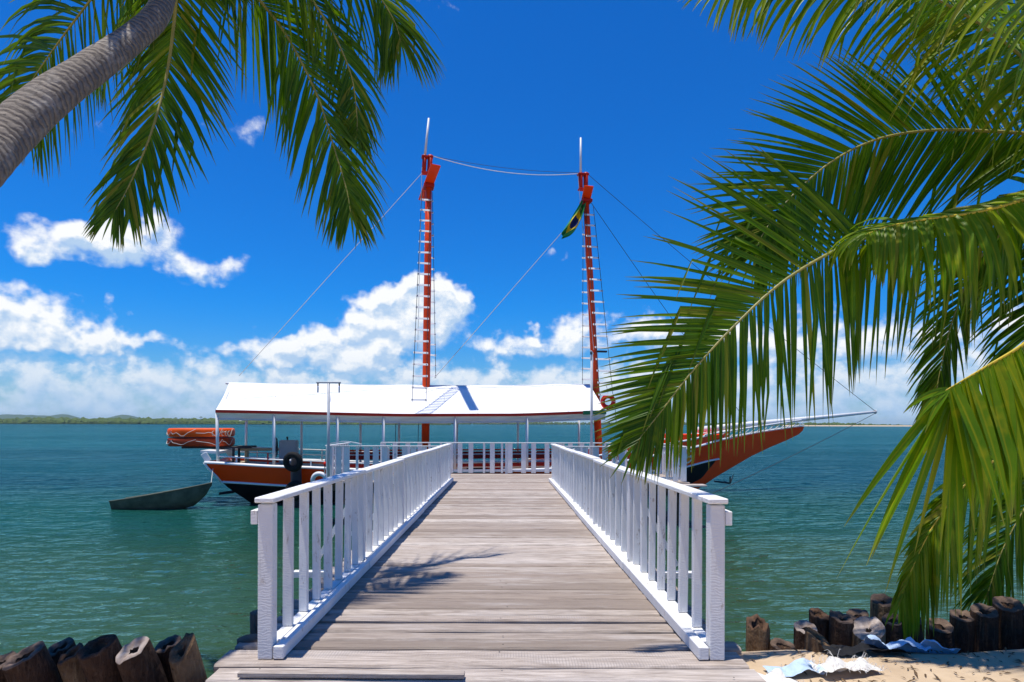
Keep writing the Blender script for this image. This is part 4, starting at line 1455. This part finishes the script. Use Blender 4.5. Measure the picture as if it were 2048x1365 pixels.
# ------------------------------------------------------------------ shore: palm logs, torn sheets
def log(x, y, w, D, depth_below, tilt, label, group, mats=('log', 'cut'), cutslope=(0, 0), hollow=0.5, seed=0, ragged=0.01):
    """a driven palm log whose top stands at picture point (x, y), w picture pixels wide"""
    r_ = random.Random(seed * 13 + 5)
    top = at(x, y, D)
    rad = w * D / F / 2
    ax = Vector((tilt[0], tilt[1], 1)).normalized()
    base = top - ax * depth_below
    t = empty('log_post', base, label=label, cat='log', group=group)
    e1 = Vector((0, 1, 0)).cross(ax).normalized() * 1.0
    e2 = ax.cross(e1)
    n_ = 20
    ph = r_.uniform(0, 9)
    def rr(a, h):
        return rad * 0.93 * (1 + 0.07 * mnoise.noise(Vector((math.cos(a) * 1.2 + ph, math.sin(a) * 1.2, h * 2.0))) + 0.03 * mnoise.noise(Vector((math.cos(a) * 4 + ph, math.sin(a) * 4, h * 9))))
    def zt(a, f_):
        return (cutslope[0] * math.cos(a) + cutslope[1] * math.sin(a)) * rad * f_ + ragged * mnoise.noise(Vector((math.cos(a) * 3, math.sin(a) * 3, ph)))*2
    mb = MB(); mb.sm = True
    rows = []
    nh = 12
    for k in range(nh + 1):
        h = depth_below * k / nh
        rows.append([ax * (h + (zt(2 * math.pi * i / n_, 1) if k == nh else 0)) + (e1 * math.cos(2 * math.pi * i / n_) + e2 * math.sin(2 * math.pi * i / n_)) * rr(2 * math.pi * i / n_, h) * (1.05 if k == nh - 1 else 1) for i in range(n_ + 1)])
    mb.grid(rows)
    mb.build('bark', M[mats[0]], t)
    mb = MB(); mb.sm = True
    rows = []
    hol = hollow
    for f_, dz in ((1.0, 0.0), (.96, .008), (max(.62, hol + .1), .004), (hol, -.012)):
        rows.append([ax * (depth_below + zt(2 * math.pi * i / n_, f_) + dz) + (e1 * math.cos(2 * math.pi * i / n_) + e2 * math.sin(2 * math.pi * i / n_)) * rr(2 * math.pi * i / n_, depth_below) * f_ * (1 + (.5 * mnoise.noise(Vector((math.cos(2 * math.pi * i / n_) * 1.3, math.sin(2 * math.pi * i / n_) * 1.3, ph))) if f_ == hol else 0)) for i in range(n_ + 1)])
    mb.grid(rows)
    mb.build('cut_end', M[mats[1]], t)
    mb = MB(); mb.sm = True
    rows = []
    for f_, dz in ((hol, -.010), (hol * .8, -.06), (hol * .4, -.10), (0.0, -.10)):
        rows.append([ax * (depth_below + zt(2 * math.pi * i / n_, f_) + dz) + (e1 * math.cos(2 * math.pi * i / n_) + e2 * math.sin(2 * math.pi * i / n_)) * rad * f_ * (1 + (.5 * mnoise.noise(Vector((math.cos(2 * math.pi * i / n_) * 1.3, math.sin(2 * math.pi * i / n_) * 1.3, ph))) if f_ == hol else 0)) * 1.03 for i in range(n_ + 1)])
    mb.grid(rows)
    mb.build('rotten_core', M['hollow'], t)
    return t


GL, GR = 'log posts left of the pier', 'log posts right of the pier'
sl = 'dark weathered palm log in the leaning row left of the pier'
log(-6, 1330, 80, 4.05, 1.9, (-.24, -.22), 'dark palm log at the outer end of the leaning row left of the pier', GL, cutslope=(.0, .1), seed=1)
log(48, 1313, 80, 4.0, 1.9, (-.24, -.24), 'dark palm log with hollow between the outermost and the rust brown log', GL, cutslope=(.1, .1), hollow=.42, seed=2)
log(118, 1296, 58, 4.35, 1.9, (-.2, -.2), 'small dark palm log standing behind the rust brown log', GL, cutslope=(.1, .1), seed=3)
log(142, 1310, 54, 4.1, 1.9, (-.22, -.2), 'rust brown palm log wedged in the row left of the pier', GL, ('log_tan', 'hollow'), (.2, .2), seed=4)
log(196, 1294, 78, 4.0, 1.9, (-.24, -.26), 'fat palm log with large black hollow left of the pier', GL, ('log', 'log'), (.0, .12), hollow=.5, seed=5)
log(266, 1300, 74, 3.95, 1.9, (-.24, -.26), 'palm log with pale sawn end and dark split left of the pier', GL, ('log', 'cut_pale'), (.12, .15), hollow=.34, seed=6)
log(334, 1290, 58, 4.2, 1.9, (-.16, -.18), 'dark palm log between the pale ended log and the rust red log', GL, cutslope=(.15, .1), seed=7)
log(366, 1298, 60, 4.0, 1.9, (-.18, -.18), 'rust red palm log with slanting broken top beside the pier', GL, ('log_tan', 'log_tan'), (.35, .5), hollow=.3, seed=8, ragged=.012)

sr = 'dark weathered palm log in the cluster right of the pier'
log(1517, 1247, 48, 4.95, 1.9, (.0, .0), 'tan upright palm log with ragged hollow top beside right railing', GR, ('log_tan', 'hollow'), (0, .25), hollow=.62, seed=11, ragged=.03)
log(1566, 1292, 50, 4.85, 1.6, (.08, .0), 'short hollow palm log leaning on taller logs right of the pier', GR, ('log', 'cut'), (0, .25), hollow=.55, seed=12)
log(1612, 1256, 46, 4.95, 1.8, (-.02, .0), 'palm log with rounded grey top right of the pier', GR, ('log', 'cut_pale'), (0, .3), hollow=.3, seed=13)
log(1637, 1276, 50, 4.75, 1.7, (.0, -.02), 'tan fibrous palm log with slanted top right of the pier', GR, ('log_tan', 'log_tan'), (-.5, .35), hollow=.2, seed=14)
log(1640, 1230, 42, 5.2, 1.8, (-.03, .0), 'dark hollow palm log standing behind the tan slanted log', GR, ('log', 'hollow'), (-.2, .3), seed=15)
log(1684, 1236, 46, 5.05, 1.8, (0, .0), 'dark palm log between the hollow log and the stout pale faced log', GR, ('log', 'cut'), (-.1, .3), hollow=.3, seed=16)
log(1716, 1230, 44, 5.15, 1.8, (.02, .0), 'dark palm log standing close behind the stout pale faced log', GR, ('log', 'cut'), (.2, .25), hollow=.3, seed=17)
log(1738, 1258, 62, 4.95, 1.7, (.02, .0), 'stout palm log with pale slanting cut face right of the pier', GR, ('log_tan', 'cut_pale'), (.35, .45), hollow=.18, seed=18)
log(1768, 1202, 50, 5.5, 1.9, (-.03, .0), 'round topped brown palm log standing highest in the right cluster', GR, ('log_tan', 'cut'), (.0, .25), hollow=.2, seed=19)
log(1786, 1240, 40, 5.1, 1.8, (.0, .0), 'narrow dark palm log before the highest round topped log', GR, ('log', 'cut'), (.2, .3), hollow=.4, seed=20)
log(1824, 1236, 46, 5.2, 1.8, (.03, .0), 'dark palm log half covered by the drooping yellow green frond', GR, ('log', 'cut'), (-.1, .3), hollow=.4, seed=21)
ss = 'dark palm log standing in the shade under the drooping fronds'
for i_, (x, y, w_) in enumerate(((1880, 1252, 50), (1926, 1232, 44), (1970, 1222, 50), (2016, 1208, 54), (2062, 1224, 50))):
    log(x, y, w_, 5.35 + .06 * (i_ % 2), 1.9, (.02 * (i_ % 3 - 1), 0), ss, GR, ('log', 'cut'), (.1, .3), hollow=.4, seed=22 + i_)


def sheet(name, px, D, sx_, sy_, mat, label, seed, rot, hgt=0.06, fringe=0):
    p = at(px[0], px[1], D)
    z = ground_z(p.x, p.y)
    r_ = random.Random(seed)
    nx_, ny_ = 26, 18
    m3 = Matrix.Rotation(rot, 3, 'Z')
    mb = MB(); mb.sm = False
    rows = []
    for i in range(nx_ + 1):
        row = []
        for j in range(ny_ + 1):
            u, v = (i / nx_ - .5) * sx_, (j / ny_ - .5) * sy_
            ed = 0.10 * mnoise.noise(Vector((i * .22, j * .22, seed)))
            q = m3 @ Vector((u * (1 + ed), v * (1 + ed * 1.5), 0))
            gz = ground_z(p.x + q.x, p.y + q.y)
            rd = abs(mnoise.noise(Vector((u * 5, v * 6, seed * 3.7)))) * hgt * 2.2 + abs(mnoise.noise(Vector((u * 13, v * 12, seed)))) * hgt * .7
            q.z = gz - z + 0.012 + rd
            row.append(q)
        rows.append(row)
    mb.grid(rows)
    t = empty(name, (p.x, p.y, z), label=label, cat='sheet')
    mb.build('cloth', M[mat], t)
    if fringe:
        mb = MB()
        for k in range(fringe):
            a = r_.choice(rows[r_.choice((0, 1, nx_ - 1, nx_))] + [q[0] for q in rows] + [q[-1] for q in rows])
            d_ = Vector((r_.gauss(0, 1), r_.gauss(0, 1), abs(r_.gauss(0, .6)))).normalized() * r_.uniform(.03, .08)
            mb.tube([a, a + d_ * .6 + Vector((0, 0, .02)), a + d_ - Vector((0, 0, .01))], .0013, 3, False)
        mb.build('frayed_threads', M['cloth'], t, kind='stuff')
    return t


sheet('torn_sheet', (1555, 1345), 4.12, .22, .26, 'cloth', 'dirty white torn sheet on the sand next to the pier boards', 1, .2, .03, 14)
sheet('torn_sheet', (1590, 1338), 4.30, .36, .18, 'cloth_blue', 'pale blue sheet spread between pier boards and torn white cloth', 2, .1, .04)
sheet('torn_sheet', (1690, 1336), 4.30, .44, .20, 'cloth', 'frayed white woven sack lying crumpled on the sand', 3, .25, .05, 70)
sheet('torn_sheet', (1790, 1302), 4.75, .50, .20, 'cloth_blue', 'blue and white sheet bunched at the foot of the logs', 4, .05, .06)
sheet('torn_sheet', (1850, 1296), 4.8, .45, .16, 'cloth_blue', 'pale blue rag folded beneath the hanging palm frond', 5, -.1, .06)
sheet('torn_sheet', (1985, 1290), 4.9, .30, .14, 'cloth_blue', 'small blue rag lying in the palm shade', 6, .1, .06)
sheet('torn_sheet', (1730, 1318), 4.62, .62, .18, 'rubber', 'black plastic sheet behind the frayed white sack', 7, .06, .035)

# dry scraps of leaf and husk scattered on the sand: nobody could count them
r_ = random.Random(99)
mb = MB()
for k in range(420):
    x_, y_ = r_.uniform(1.75, 5.2), r_.uniform(3.5, 4.75)
    z_ = ground_z(x_, y_) + .006
    a = r_.uniform(0, 6.3); l_ = r_.uniform(.012, .05) * (2.2 if r_.random() < .08 else 1); w_ = r_.uniform(.003, .009)
    dx, dy = math.cos(a), math.sin(a)
    mb.add([(x_ - dx * l_, y_ - dy * l_, z_), (x_ + dy * w_, y_ - dx * w_, z_ + .008), (x_ + dx * l_, y_ + dy * l_, z_ + .003), (x_ - dy * w_, y_ + dx * w_, z_ + .006)], [(0, 1, 2, 3)])
mb.build('leaf_litter', M['log_tan'], label='dry brown scraps of palm leaf on the sand', kind='stuff')

# ------------------------------------------------------------------ palms
def leaf_shape(mb, p0, d0, N, L, W, droop, r_, kink=False, twist=0.0, seg=6):
    """one leaflet: folded blade that bends under its weight"""
    d_ = d0.normalized()
    p = p0.copy()
    k_at = r_.randint(2, 4) if kink else 99
    rid = r_.randint(0, 15)
    wd = d_.cross(N)
    if wd.length < 1e-4: wd = d_.orthogonal()
    wd.normalize()
    ca_, sa_ = math.cos(twist), math.sin(twist)
    vs = []
    for k in range(seg + 1):
        f_ = k / seg
        wv = d_.cross(N)
        wv = wv.normalized() if wv.length > 1e-3 else wd
        if wv.dot(wd) < 0: wv = -wv
        wd = wv
        nn = wd.cross(d_).normalized()
        ww = wd * ca_ + nn * sa_
        fold = (nn * ca_ - wd * sa_)
        half = W * 0.5 * (0.55 + 0.45 * min(1, f_ * 5)) * (1 - max(0, (f_ - .25) / .75) ** 1.6) + 0.0008
        vs += [p - ww * half + fold * half * .38, p.copy(), p + ww * half + fold * half * .38]
        mb.uv += [(rid + .01, f_), (rid + .5, f_), (rid + .99, f_)]
        if k == k_at:
            d_ = (d_ * .25 + Vector((r_.uniform(-.22, -.2), r_.uniform(-.22, -.2), -1))).normalized()
        d_ = (d_ + Vector((0, 0, -1)) * droop * (0.35 + f_) / seg).normalized()
        p = p + d_ * (L / seg)
    mb.add(vs, [(k * 3 + j, k * 3 + j + 1, k * 3 + j + 4, k * 3 + j + 3) for k in range(seg) for j in range(2)])


def frond(palm, pts, N, n, Lmax, W=0.036, droop=0.5, a0=68, a1=28, mat='leaf_shade', rib='rachis', single=False, r0=0.022,
          seed=0, kinks=0.06, base=0.08, prof=None, sides=(-1, 1), side_len=(1.0, 1.0), dih=0.25, side_ang=(0, 0), gaps=0.02, world_pts=False, jit=5.0, ang=None, skip=None):
    r_ = random.Random(seed * 7 + 3)
    C = spline(pts if world_pts else [at(*q) for q in pts], 60)
    N = Vector(N).normalized()
    mb = MB(); mb.sm = True
    mb.tube(C, [r0 * (1 - .85 * i / 60) for i in range(61)], 7, True, .8)
    fo = mb.build('frond', M[rib], palm, True)
    big = MB(); big.sm = True
    prof = prof or [(0, .55), (.18, .92), (.4, 1.0), (.7, .82), (.9, .55), (1, .38)]
    for i in range(n):
        t = base + (1 - base) * (i + r_.uniform(-.18, .18)) / n
        t = max(0.0, min(.999, t))
        u = t * 60; k = int(u)
        p = C[k].lerp(C[k + 1], u - k)
        T = (C[min(60, k + 2)] - C[max(0, k - 1)]).normalized()
        Nn = (N - T * N.dot(T)).normalized()
        lat = Nn.cross(T)
        for si, s_ in enumerate((-1, 1)):
            if s_ not in sides or r_.random() < gaps: continue
            if skip and s_ == skip[0] and t < skip[1]: continue
            a = R((interp(ang, t) if ang else a0 + (a1 - a0) * t) + side_ang[si] + r_.gauss(0, jit))
            dh = dih + r_.gauss(0, .07)
            d_ = T * math.cos(a) + (lat * s_ * math.cos(dh) - Nn * math.sin(dh)) * math.sin(a)
            L = Lmax * interp(prof, t) * r_.uniform(.9, 1.06) * side_len[si]
            m_ = MB() if single else big
            if single: m_.sm = True
            leaf_shape(m_, p, d_, Nn, L, W * (0.75 + .35 * interp(prof, t)) * r_.uniform(.85, 1.1), droop * r_.uniform(.6, 1.4), r_, r_.random() < kinks, r_.gauss(0, .25))
            if single: m_.build('leaflet', M[mat], fo, True)
    # end leaflets
    for s_ in (-.35, 0, .3):
        T = (C[60] - C[57]).normalized(); Nn = (N - T * N.dot(T)).normalized(); lat = Nn.cross(T)
        m_ = MB() if single else big
        if single: m_.sm = True
        leaf_shape(m_, C[60] - T * .02, T + lat * s_, Nn, Lmax * .33, W * .6, droop, r_)
        if single: m_.build('leaflet', M[mat], fo, True)
    if not single:
        big.build('leaflets', M[mat], fo, True, kind='stuff')
    return fo


def trunk(palm, pts, radii, n=22, mat='bark', ringstep=.055):
    C = spline(pts, 90)
    rs = [interp([(i / (len(radii) - 1), q) for i, q in enumerate(radii)], k / 90) for k in range(91)]
    vs, fs = [], []
    mb = MB(); mb.sm = True
    up = None; L = 0.0
    rows = []
    for i, p in enumerate(C):
        tg = (C[min(i + 1, 90)] - C[max(i - 1, 0)]).normalized()
        if i: L += (p - C[i - 1]).length
        if up is None: up = tg.orthogonal().normalized()
        up = (up - tg * up.dot(tg)).normalized(); b_ = tg.cross(up)
        row = []
        for k in range(n + 1):
            a = 2 * math.pi * k / n
            q = rs[i] * (1 + .035 * mnoise.noise(Vector((math.cos(a) * 1.5, math.sin(a) * 1.5, L * 5))) + .010 * math.sin(L / ringstep * 2 * math.pi * .5 + math.sin(a)))
            row.append(p + (up * math.cos(a) + b_ * math.sin(a)) * q)
            mb.uv.append((k / n, L))
        rows.append(row)
    mb.grid(rows)
    return mb.build('trunk', M[mat], palm, True)


# ---- left palm: leans out over the water, crown above the frame
LP = empty('palm_tree', (-3.3, 0.4, -0.15), label='coconut palm with ringed grey trunk leaning over the water left of pier', cat='palm tree')
trunk(LP, [(-3.3, 0.4, -.25), (-2.95, 1.3, 0.9), (-2.70, 2.2, 1.95), at(-110, 385, 2.9), at(0, 284, 3.3), at(88, 203, 3.62), at(169, 145, 3.92), at(246, 90, 4.25), at(306, 38, 4.55), at(326, -10, 4.75), at(338, -80, 4.95), at(340, -190, 5.05)],
      [.20, .15, .13, .121, .116, .108, .099, .088, .083, .081, .08, .075])
crown = at(342, -190, 5.05)
CL = (342, -190, 5.05)
LF = [  # points, normal, n, Lmax, kw
    ([CL, (300, -140, 5.2), (215, -45, 5.5), (130, 65, 5.8), (70, 150, 6.0), (22, 225, 6.1)], (0.25, -1, .15), 70, 1.15, dict(droop=1.5, a0=70, a1=40, seed=1, kinks=.10, dih=.1, prof=[(0, .7), (.3, 1), (.8, .9), (1, .4)])),
    ([CL, (352, -60, 5.2), (346, 50, 5.25), (330, 160, 5.2), (300, 270, 5.05), (258, 370, 4.95), (228, 425, 4.9)], (0.15, -1, .1), 84, .80, dict(droop=.6, a0=60, a1=22, seed=2, kinks=.14, W=.032)),
    ([CL, (420, -130, 5.6), (500, -20, 6.1), (570, 70, 6.4), (632, 190, 6.5), (668, 300, 6.5), (692, 380, 6.45), (700, 425, 6.4)], (0.35, -1, .15), 84, 1.10, dict(droop=.8, a0=60, a1=24, seed=3, kinks=.06)),
    ([CL, (480, -140, 5.8), (590, -40, 6.3), (660, 60, 6.6), (700, 150, 6.7), (712, 230, 6.7), (712, 270, 6.7)], (0.75, -1, .1), 62, .80, dict(droop=.9, a0=60, a1=26, seed=4, kinks=.05)),
    ([CL, (520, -170, 6.0), (650, -95, 6.6), (740, -25, 7.0), (785, 40, 7.1), (800, 85, 7.15)], (0.35, -1, .25), 60, 1.2, dict(droop=1.3, a0=70, a1=28, seed=5, kinks=.08)),
    ([CL, (250, -190, 5.0), (60, -180, 5.0), (-160, -110, 4.9), (-330, 30, 4.8)], (0, -.3, 1), 50, .6, dict(droop=.8, a0=70, a1=30, seed=6)),
    ([CL, (200, -330, 4.6), (-50, -420, 4.0), (-300, -420, 3.6)], (0, -.1, 1), 70, .75, dict(droop=.6, a0=72, a1=34, seed=11, W=.05)),  # unseen frond added above the frame to shade the left logs
    ([CL, (240, -260, 4.7), (60, -330, 4.3), (-120, -330, 4.1), (-260, -280, 4.0)], (0, -.1, 1), 70, .7, dict(droop=.6, a0=72, a1=34, seed=12, W=.05)),  # second added frond out of view, also there to shade the logs
    ([CL, (450, -260, 5.4), (560, -300, 5.8), (660, -290, 6.2)], (0, -.1, 1), 50, .6, dict(droop=.9, a0=70, a1=30, seed=8)),
    ([CL, (300, -90, 5.7), (250, 10, 6.3), (215, 90, 6.8), (190, 160, 7.1)], (0.2, -1, .4), 56, .9, dict(droop=1.4, a0=70, a1=34, seed=9, kinks=.1)),
    ([CL, (390, -150, 5.4), (430, -80, 5.6), (470, -20, 5.7)], (0.2, -1, .4), 30, .5, dict(droop=1.0, a0=70, a1=34, seed=10, kinks=.1)),
]
for pts, N, n, Lm, kw in LF:
    frond(LP, pts, N, n, Lm, **kw)
# leaf bases round the growing point
for k in range(7):
    a = k * 2.4
    d_ = Vector((math.cos(a), math.sin(a), 1.1)).normalized()
    mb = MB(); mb.sm = True; mb.tube([crown + Vector((math.cos(a), math.sin(a), -2.0)) * .08, crown + d_ * .18, crown + d_ * .42], [.06, .05, .028], 7, True, .6); mb.build('leaf_base', M['rachis'], LP, True)

# ---- right palm: trunk just outside the frame, fronds sweep into it
CRp = (2190, 330, 5.2)
rb_ = at(2190, 1300, 5.25)
RPm = empty('palm_tree', (rb_.x + .12, 5.3, -.15), label='coconut palm whose long fronds sweep over the water right of pier', cat='palm tree')
crown2 = at(*CRp)
trunk(RPm, [(rb_.x + .12, 5.3, -.3), (rb_.x + .1, 5.3, .6), (rb_.x + .02, 5.25, 2.0), crown2 - Vector((0, 0, .9)), crown2 + Vector((0, 0, .1))], [.26, .2, .17, .16, .13])
RF = [
    # long arching frond whose tip reaches down before the bow
    ([CRp, (2100, 405, 5.15), (1960, 430, 5.05), (1810, 455, 4.9), (1690, 492, 4.75), (1570, 560, 4.6), (1470, 650, 4.5), (1385, 742, 4.42), (1318, 828, 4.36), (1272, 886, 4.32)], (0.12, -1, .06), 122, 1.0,
     dict(droop=.18, seed=21, skip=(-1, .40), single=True, mat='leaf_shade', W=.036, kinks=.08, r0=.024, gaps=.03, prof=[(0, .8), (.3, 1.1), (.5, 1.2), (.65, .98), (.78, .70), (.9, .46), (1, .24)], ang=[(0, 80), (.5, 66), (.65, 47), (.8, 40), (1, 24)], jit=1.8, dih=.12)),
    # upper arching frond
    ([CRp, (2080, 275, 5.3), (1960, 262, 5.4), (1850, 262, 5.4), (1750, 280, 5.35), (1660, 325, 5.25), (1580, 395, 5.2), (1530, 460, 5.15), (1508, 505, 5.1)], (0.1, -1, .0), 108, 1.12,
     dict(droop=.22, ang=[(0, 66), (.5, 52), (.75, 45), (1, 24)], dih=.12, seed=22, mat='leaf_shade', W=.036, kinks=.06, jit=1.8, gaps=.015)),
    # fronds over the top edge, leaflets hanging into the picture
    ([CRp, (2110, 190, 4.9), (2000, 80, 4.8), (1860, -5, 4.8), (1710, -45, 4.8), (1560, -55, 4.8), (1440, -25, 4.75)], (0, -1, .35), 92, 1.0, dict(droop=1.25, a0=72, a1=40, seed=23, mat='leaf_sunlit', jit=4)),
    ([CRp, (2150, 150, 4.6), (2080, 0, 4.3), (1960, -110, 4.2), (1820, -160, 4.2), (1650, -150, 4.2)], (.3, -1, .4), 84, 1.1, dict(droop=1.4, a0=70, a1=40, seed=24, mat='leaf_sunlit')),
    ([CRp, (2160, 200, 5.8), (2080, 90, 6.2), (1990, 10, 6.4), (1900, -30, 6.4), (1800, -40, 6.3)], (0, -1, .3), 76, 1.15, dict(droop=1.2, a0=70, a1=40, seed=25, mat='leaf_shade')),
    # extra rib for the long frond's folded, broken blades, sunlit tone in their colour
    ([CRp, (2120, 372, 4.75), (2040, 402, 4.55), (1950, 425, 4.45), (1860, 438, 4.4), (1780, 452, 4.4), (1730, 470, 4.4)], (-.1, -.8, .9), 56, .85, dict(droop=2.4, a0=82, a1=60, seed=26, mat='leaf_sunlit', W=.05, kinks=.25, rib='rachis_yellow')),
    # frond hanging behind, tip pointing down
    ([CRp, (2120, 380, 5.9), (2030, 440, 6.3), (1950, 530, 6.5), (1905, 640, 6.5), (1880, 740, 6.45), (1868, 815, 6.4)], (0.2, -1, .1), 78, .84, dict(droop=.7, a0=60, a1=24, seed=27, mat='leaf_shade', jit=3)),
    ([CRp, (2160, 420, 5.9), (2110, 520, 6.1), (2060, 640, 6.2), (2030, 760, 6.15)], (-.1, -1, .1), 58, .9, dict(droop=.8, a0=60, a1=30, seed=28, mat='leaf_shade')),
    # broken frond with yellow rib, blades hanging
    ([CRp, (2180, 520, 4.2), (2130, 620, 3.75), (2048, 688, 3.6), (1970, 735, 3.55), (1890, 782, 3.5)], (0.1, -1, .35), 34, .92,
     dict(droop=1.0, a0=66, a1=72, seed=29, single=True, mat='leaf_sunlit', rib='rachis_yellow', W=.062, kinks=.12, r0=.024, base=.32, sides=(1,), prof=[(0, .8), (.5, 1.0), (1, .85)], dih=.1, jit=6)),
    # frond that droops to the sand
    ([CRp, (2170, 560, 5.3), (2110, 760, 5.35), (2020, 890, 5.3), (1930, 970, 5.2), (1868, 1050, 5.12), (1828, 1130, 5.08), (1800, 1200, 5.05)], (0.1, -1, .25), 104, .85, dict(droop=1.3, a0=58, a1=30, seed=30, mat='leaf_sunlit', rib='rachis_yellow', kinks=.02, W=.040, side_len=(.55, 1.2), side_ang=(-14, -6), jit=3, dih=.05)),
    ([CRp, (2190, 600, 5.7), (2150, 800, 5.9), (2080, 960, 5.9), (2010, 1090, 5.8), (1975, 1190, 5.7)], (0.1, -1, .2), 80, .95, dict(droop=1.0, a0=60, a1=30, seed=31, mat='leaf_shade')),
    ([CRp, (2260, 260, 4.6), (2330, 300, 3.9), (2380, 420, 3.3), (2400, 600, 3.0)], (0, 0, 1), 60, .8, dict(droop=1.2, a0=66, a1=30, seed=32)),
    ([CRp, (2260, 180, 5.6), (2420, 140, 5.9), (2600, 230, 6.1), (2720, 400, 6.2)], (0, -.2, 1), 60, .8, dict(droop=1.2, a0=66, a1=30, seed=33)),
    ([CRp, (2220, 160, 4.7), (2260, 60, 4.0), (2330, 30, 3.3)], (0, 0, 1), 56, .8, dict(droop=1.2, a0=66, a1=30, seed=34)),
]
for pts, N, n, Lm, kw in RF:
    frond(RPm, pts, N, n, Lm, **kw)
# leaflets past the break of the yellow-ribbed frond hang as a loose bundle
r_ = random.Random(77)
pb_ = at(1893, 785, 3.5)
fo = [o for o in RPm.children if o.name.startswith('frond')][8]
for k in range(9):
    mb = MB(); mb.sm = True
    d_ = Vector((-.75 + .10 * k, -.05 + r_.uniform(-.1, .1), -.85)).normalized()
    leaf_shape(mb, pb_ + Vector((.012 * k, .01 * k, -.005 * k)), d_, Vector((0, -1, .2)), r_.uniform(.8, 1.25), .055, .35, r_, False, r_.gauss(0, .5))
    mb.build('leaflet', M['leaf_sunlit'], fo, True)
for k in range(8):
    a = k * 2.4
    d_ = Vector((math.cos(a), math.sin(a), .9)).normalized()
    mb = MB(); mb.sm = True; mb.tube([crown2 + Vector((math.cos(a), math.sin(a), -2.5)) * .09, crown2 + d_ * .18, crown2 + d_ * .5], [.07, .055, .03], 7, True, .6); mb.build('leaf_base', M['rachis'], RPm, True)

# ------------------------------------------------------------------ the air between here and the far shore
mb = MB()
mb.box((0, 2400, 31.9), (19000, 14000, 69))
hz_m = bpy.data.materials.new('sea_haze')
hz_m.use_nodes = True
hz_m.node_tree.nodes.clear()
hb = NB(hz_m.node_tree)
pv = hb.n('ShaderNodeVolumePrincipled')
pv.inputs['Color'].default_value = (0.62, 0.80, 1.0, 1)
pv.inputs['Density'].default_value = 0.00007
pv.inputs['Anisotropy'].default_value = 0.0
ho = hb.n('ShaderNodeOutputMaterial')
hz_m.node_tree.links.new(pv.outputs[0], ho.inputs['Volume'])
mb.build('haze', hz_m, label='thin blue haze over the water', kind='stuff')
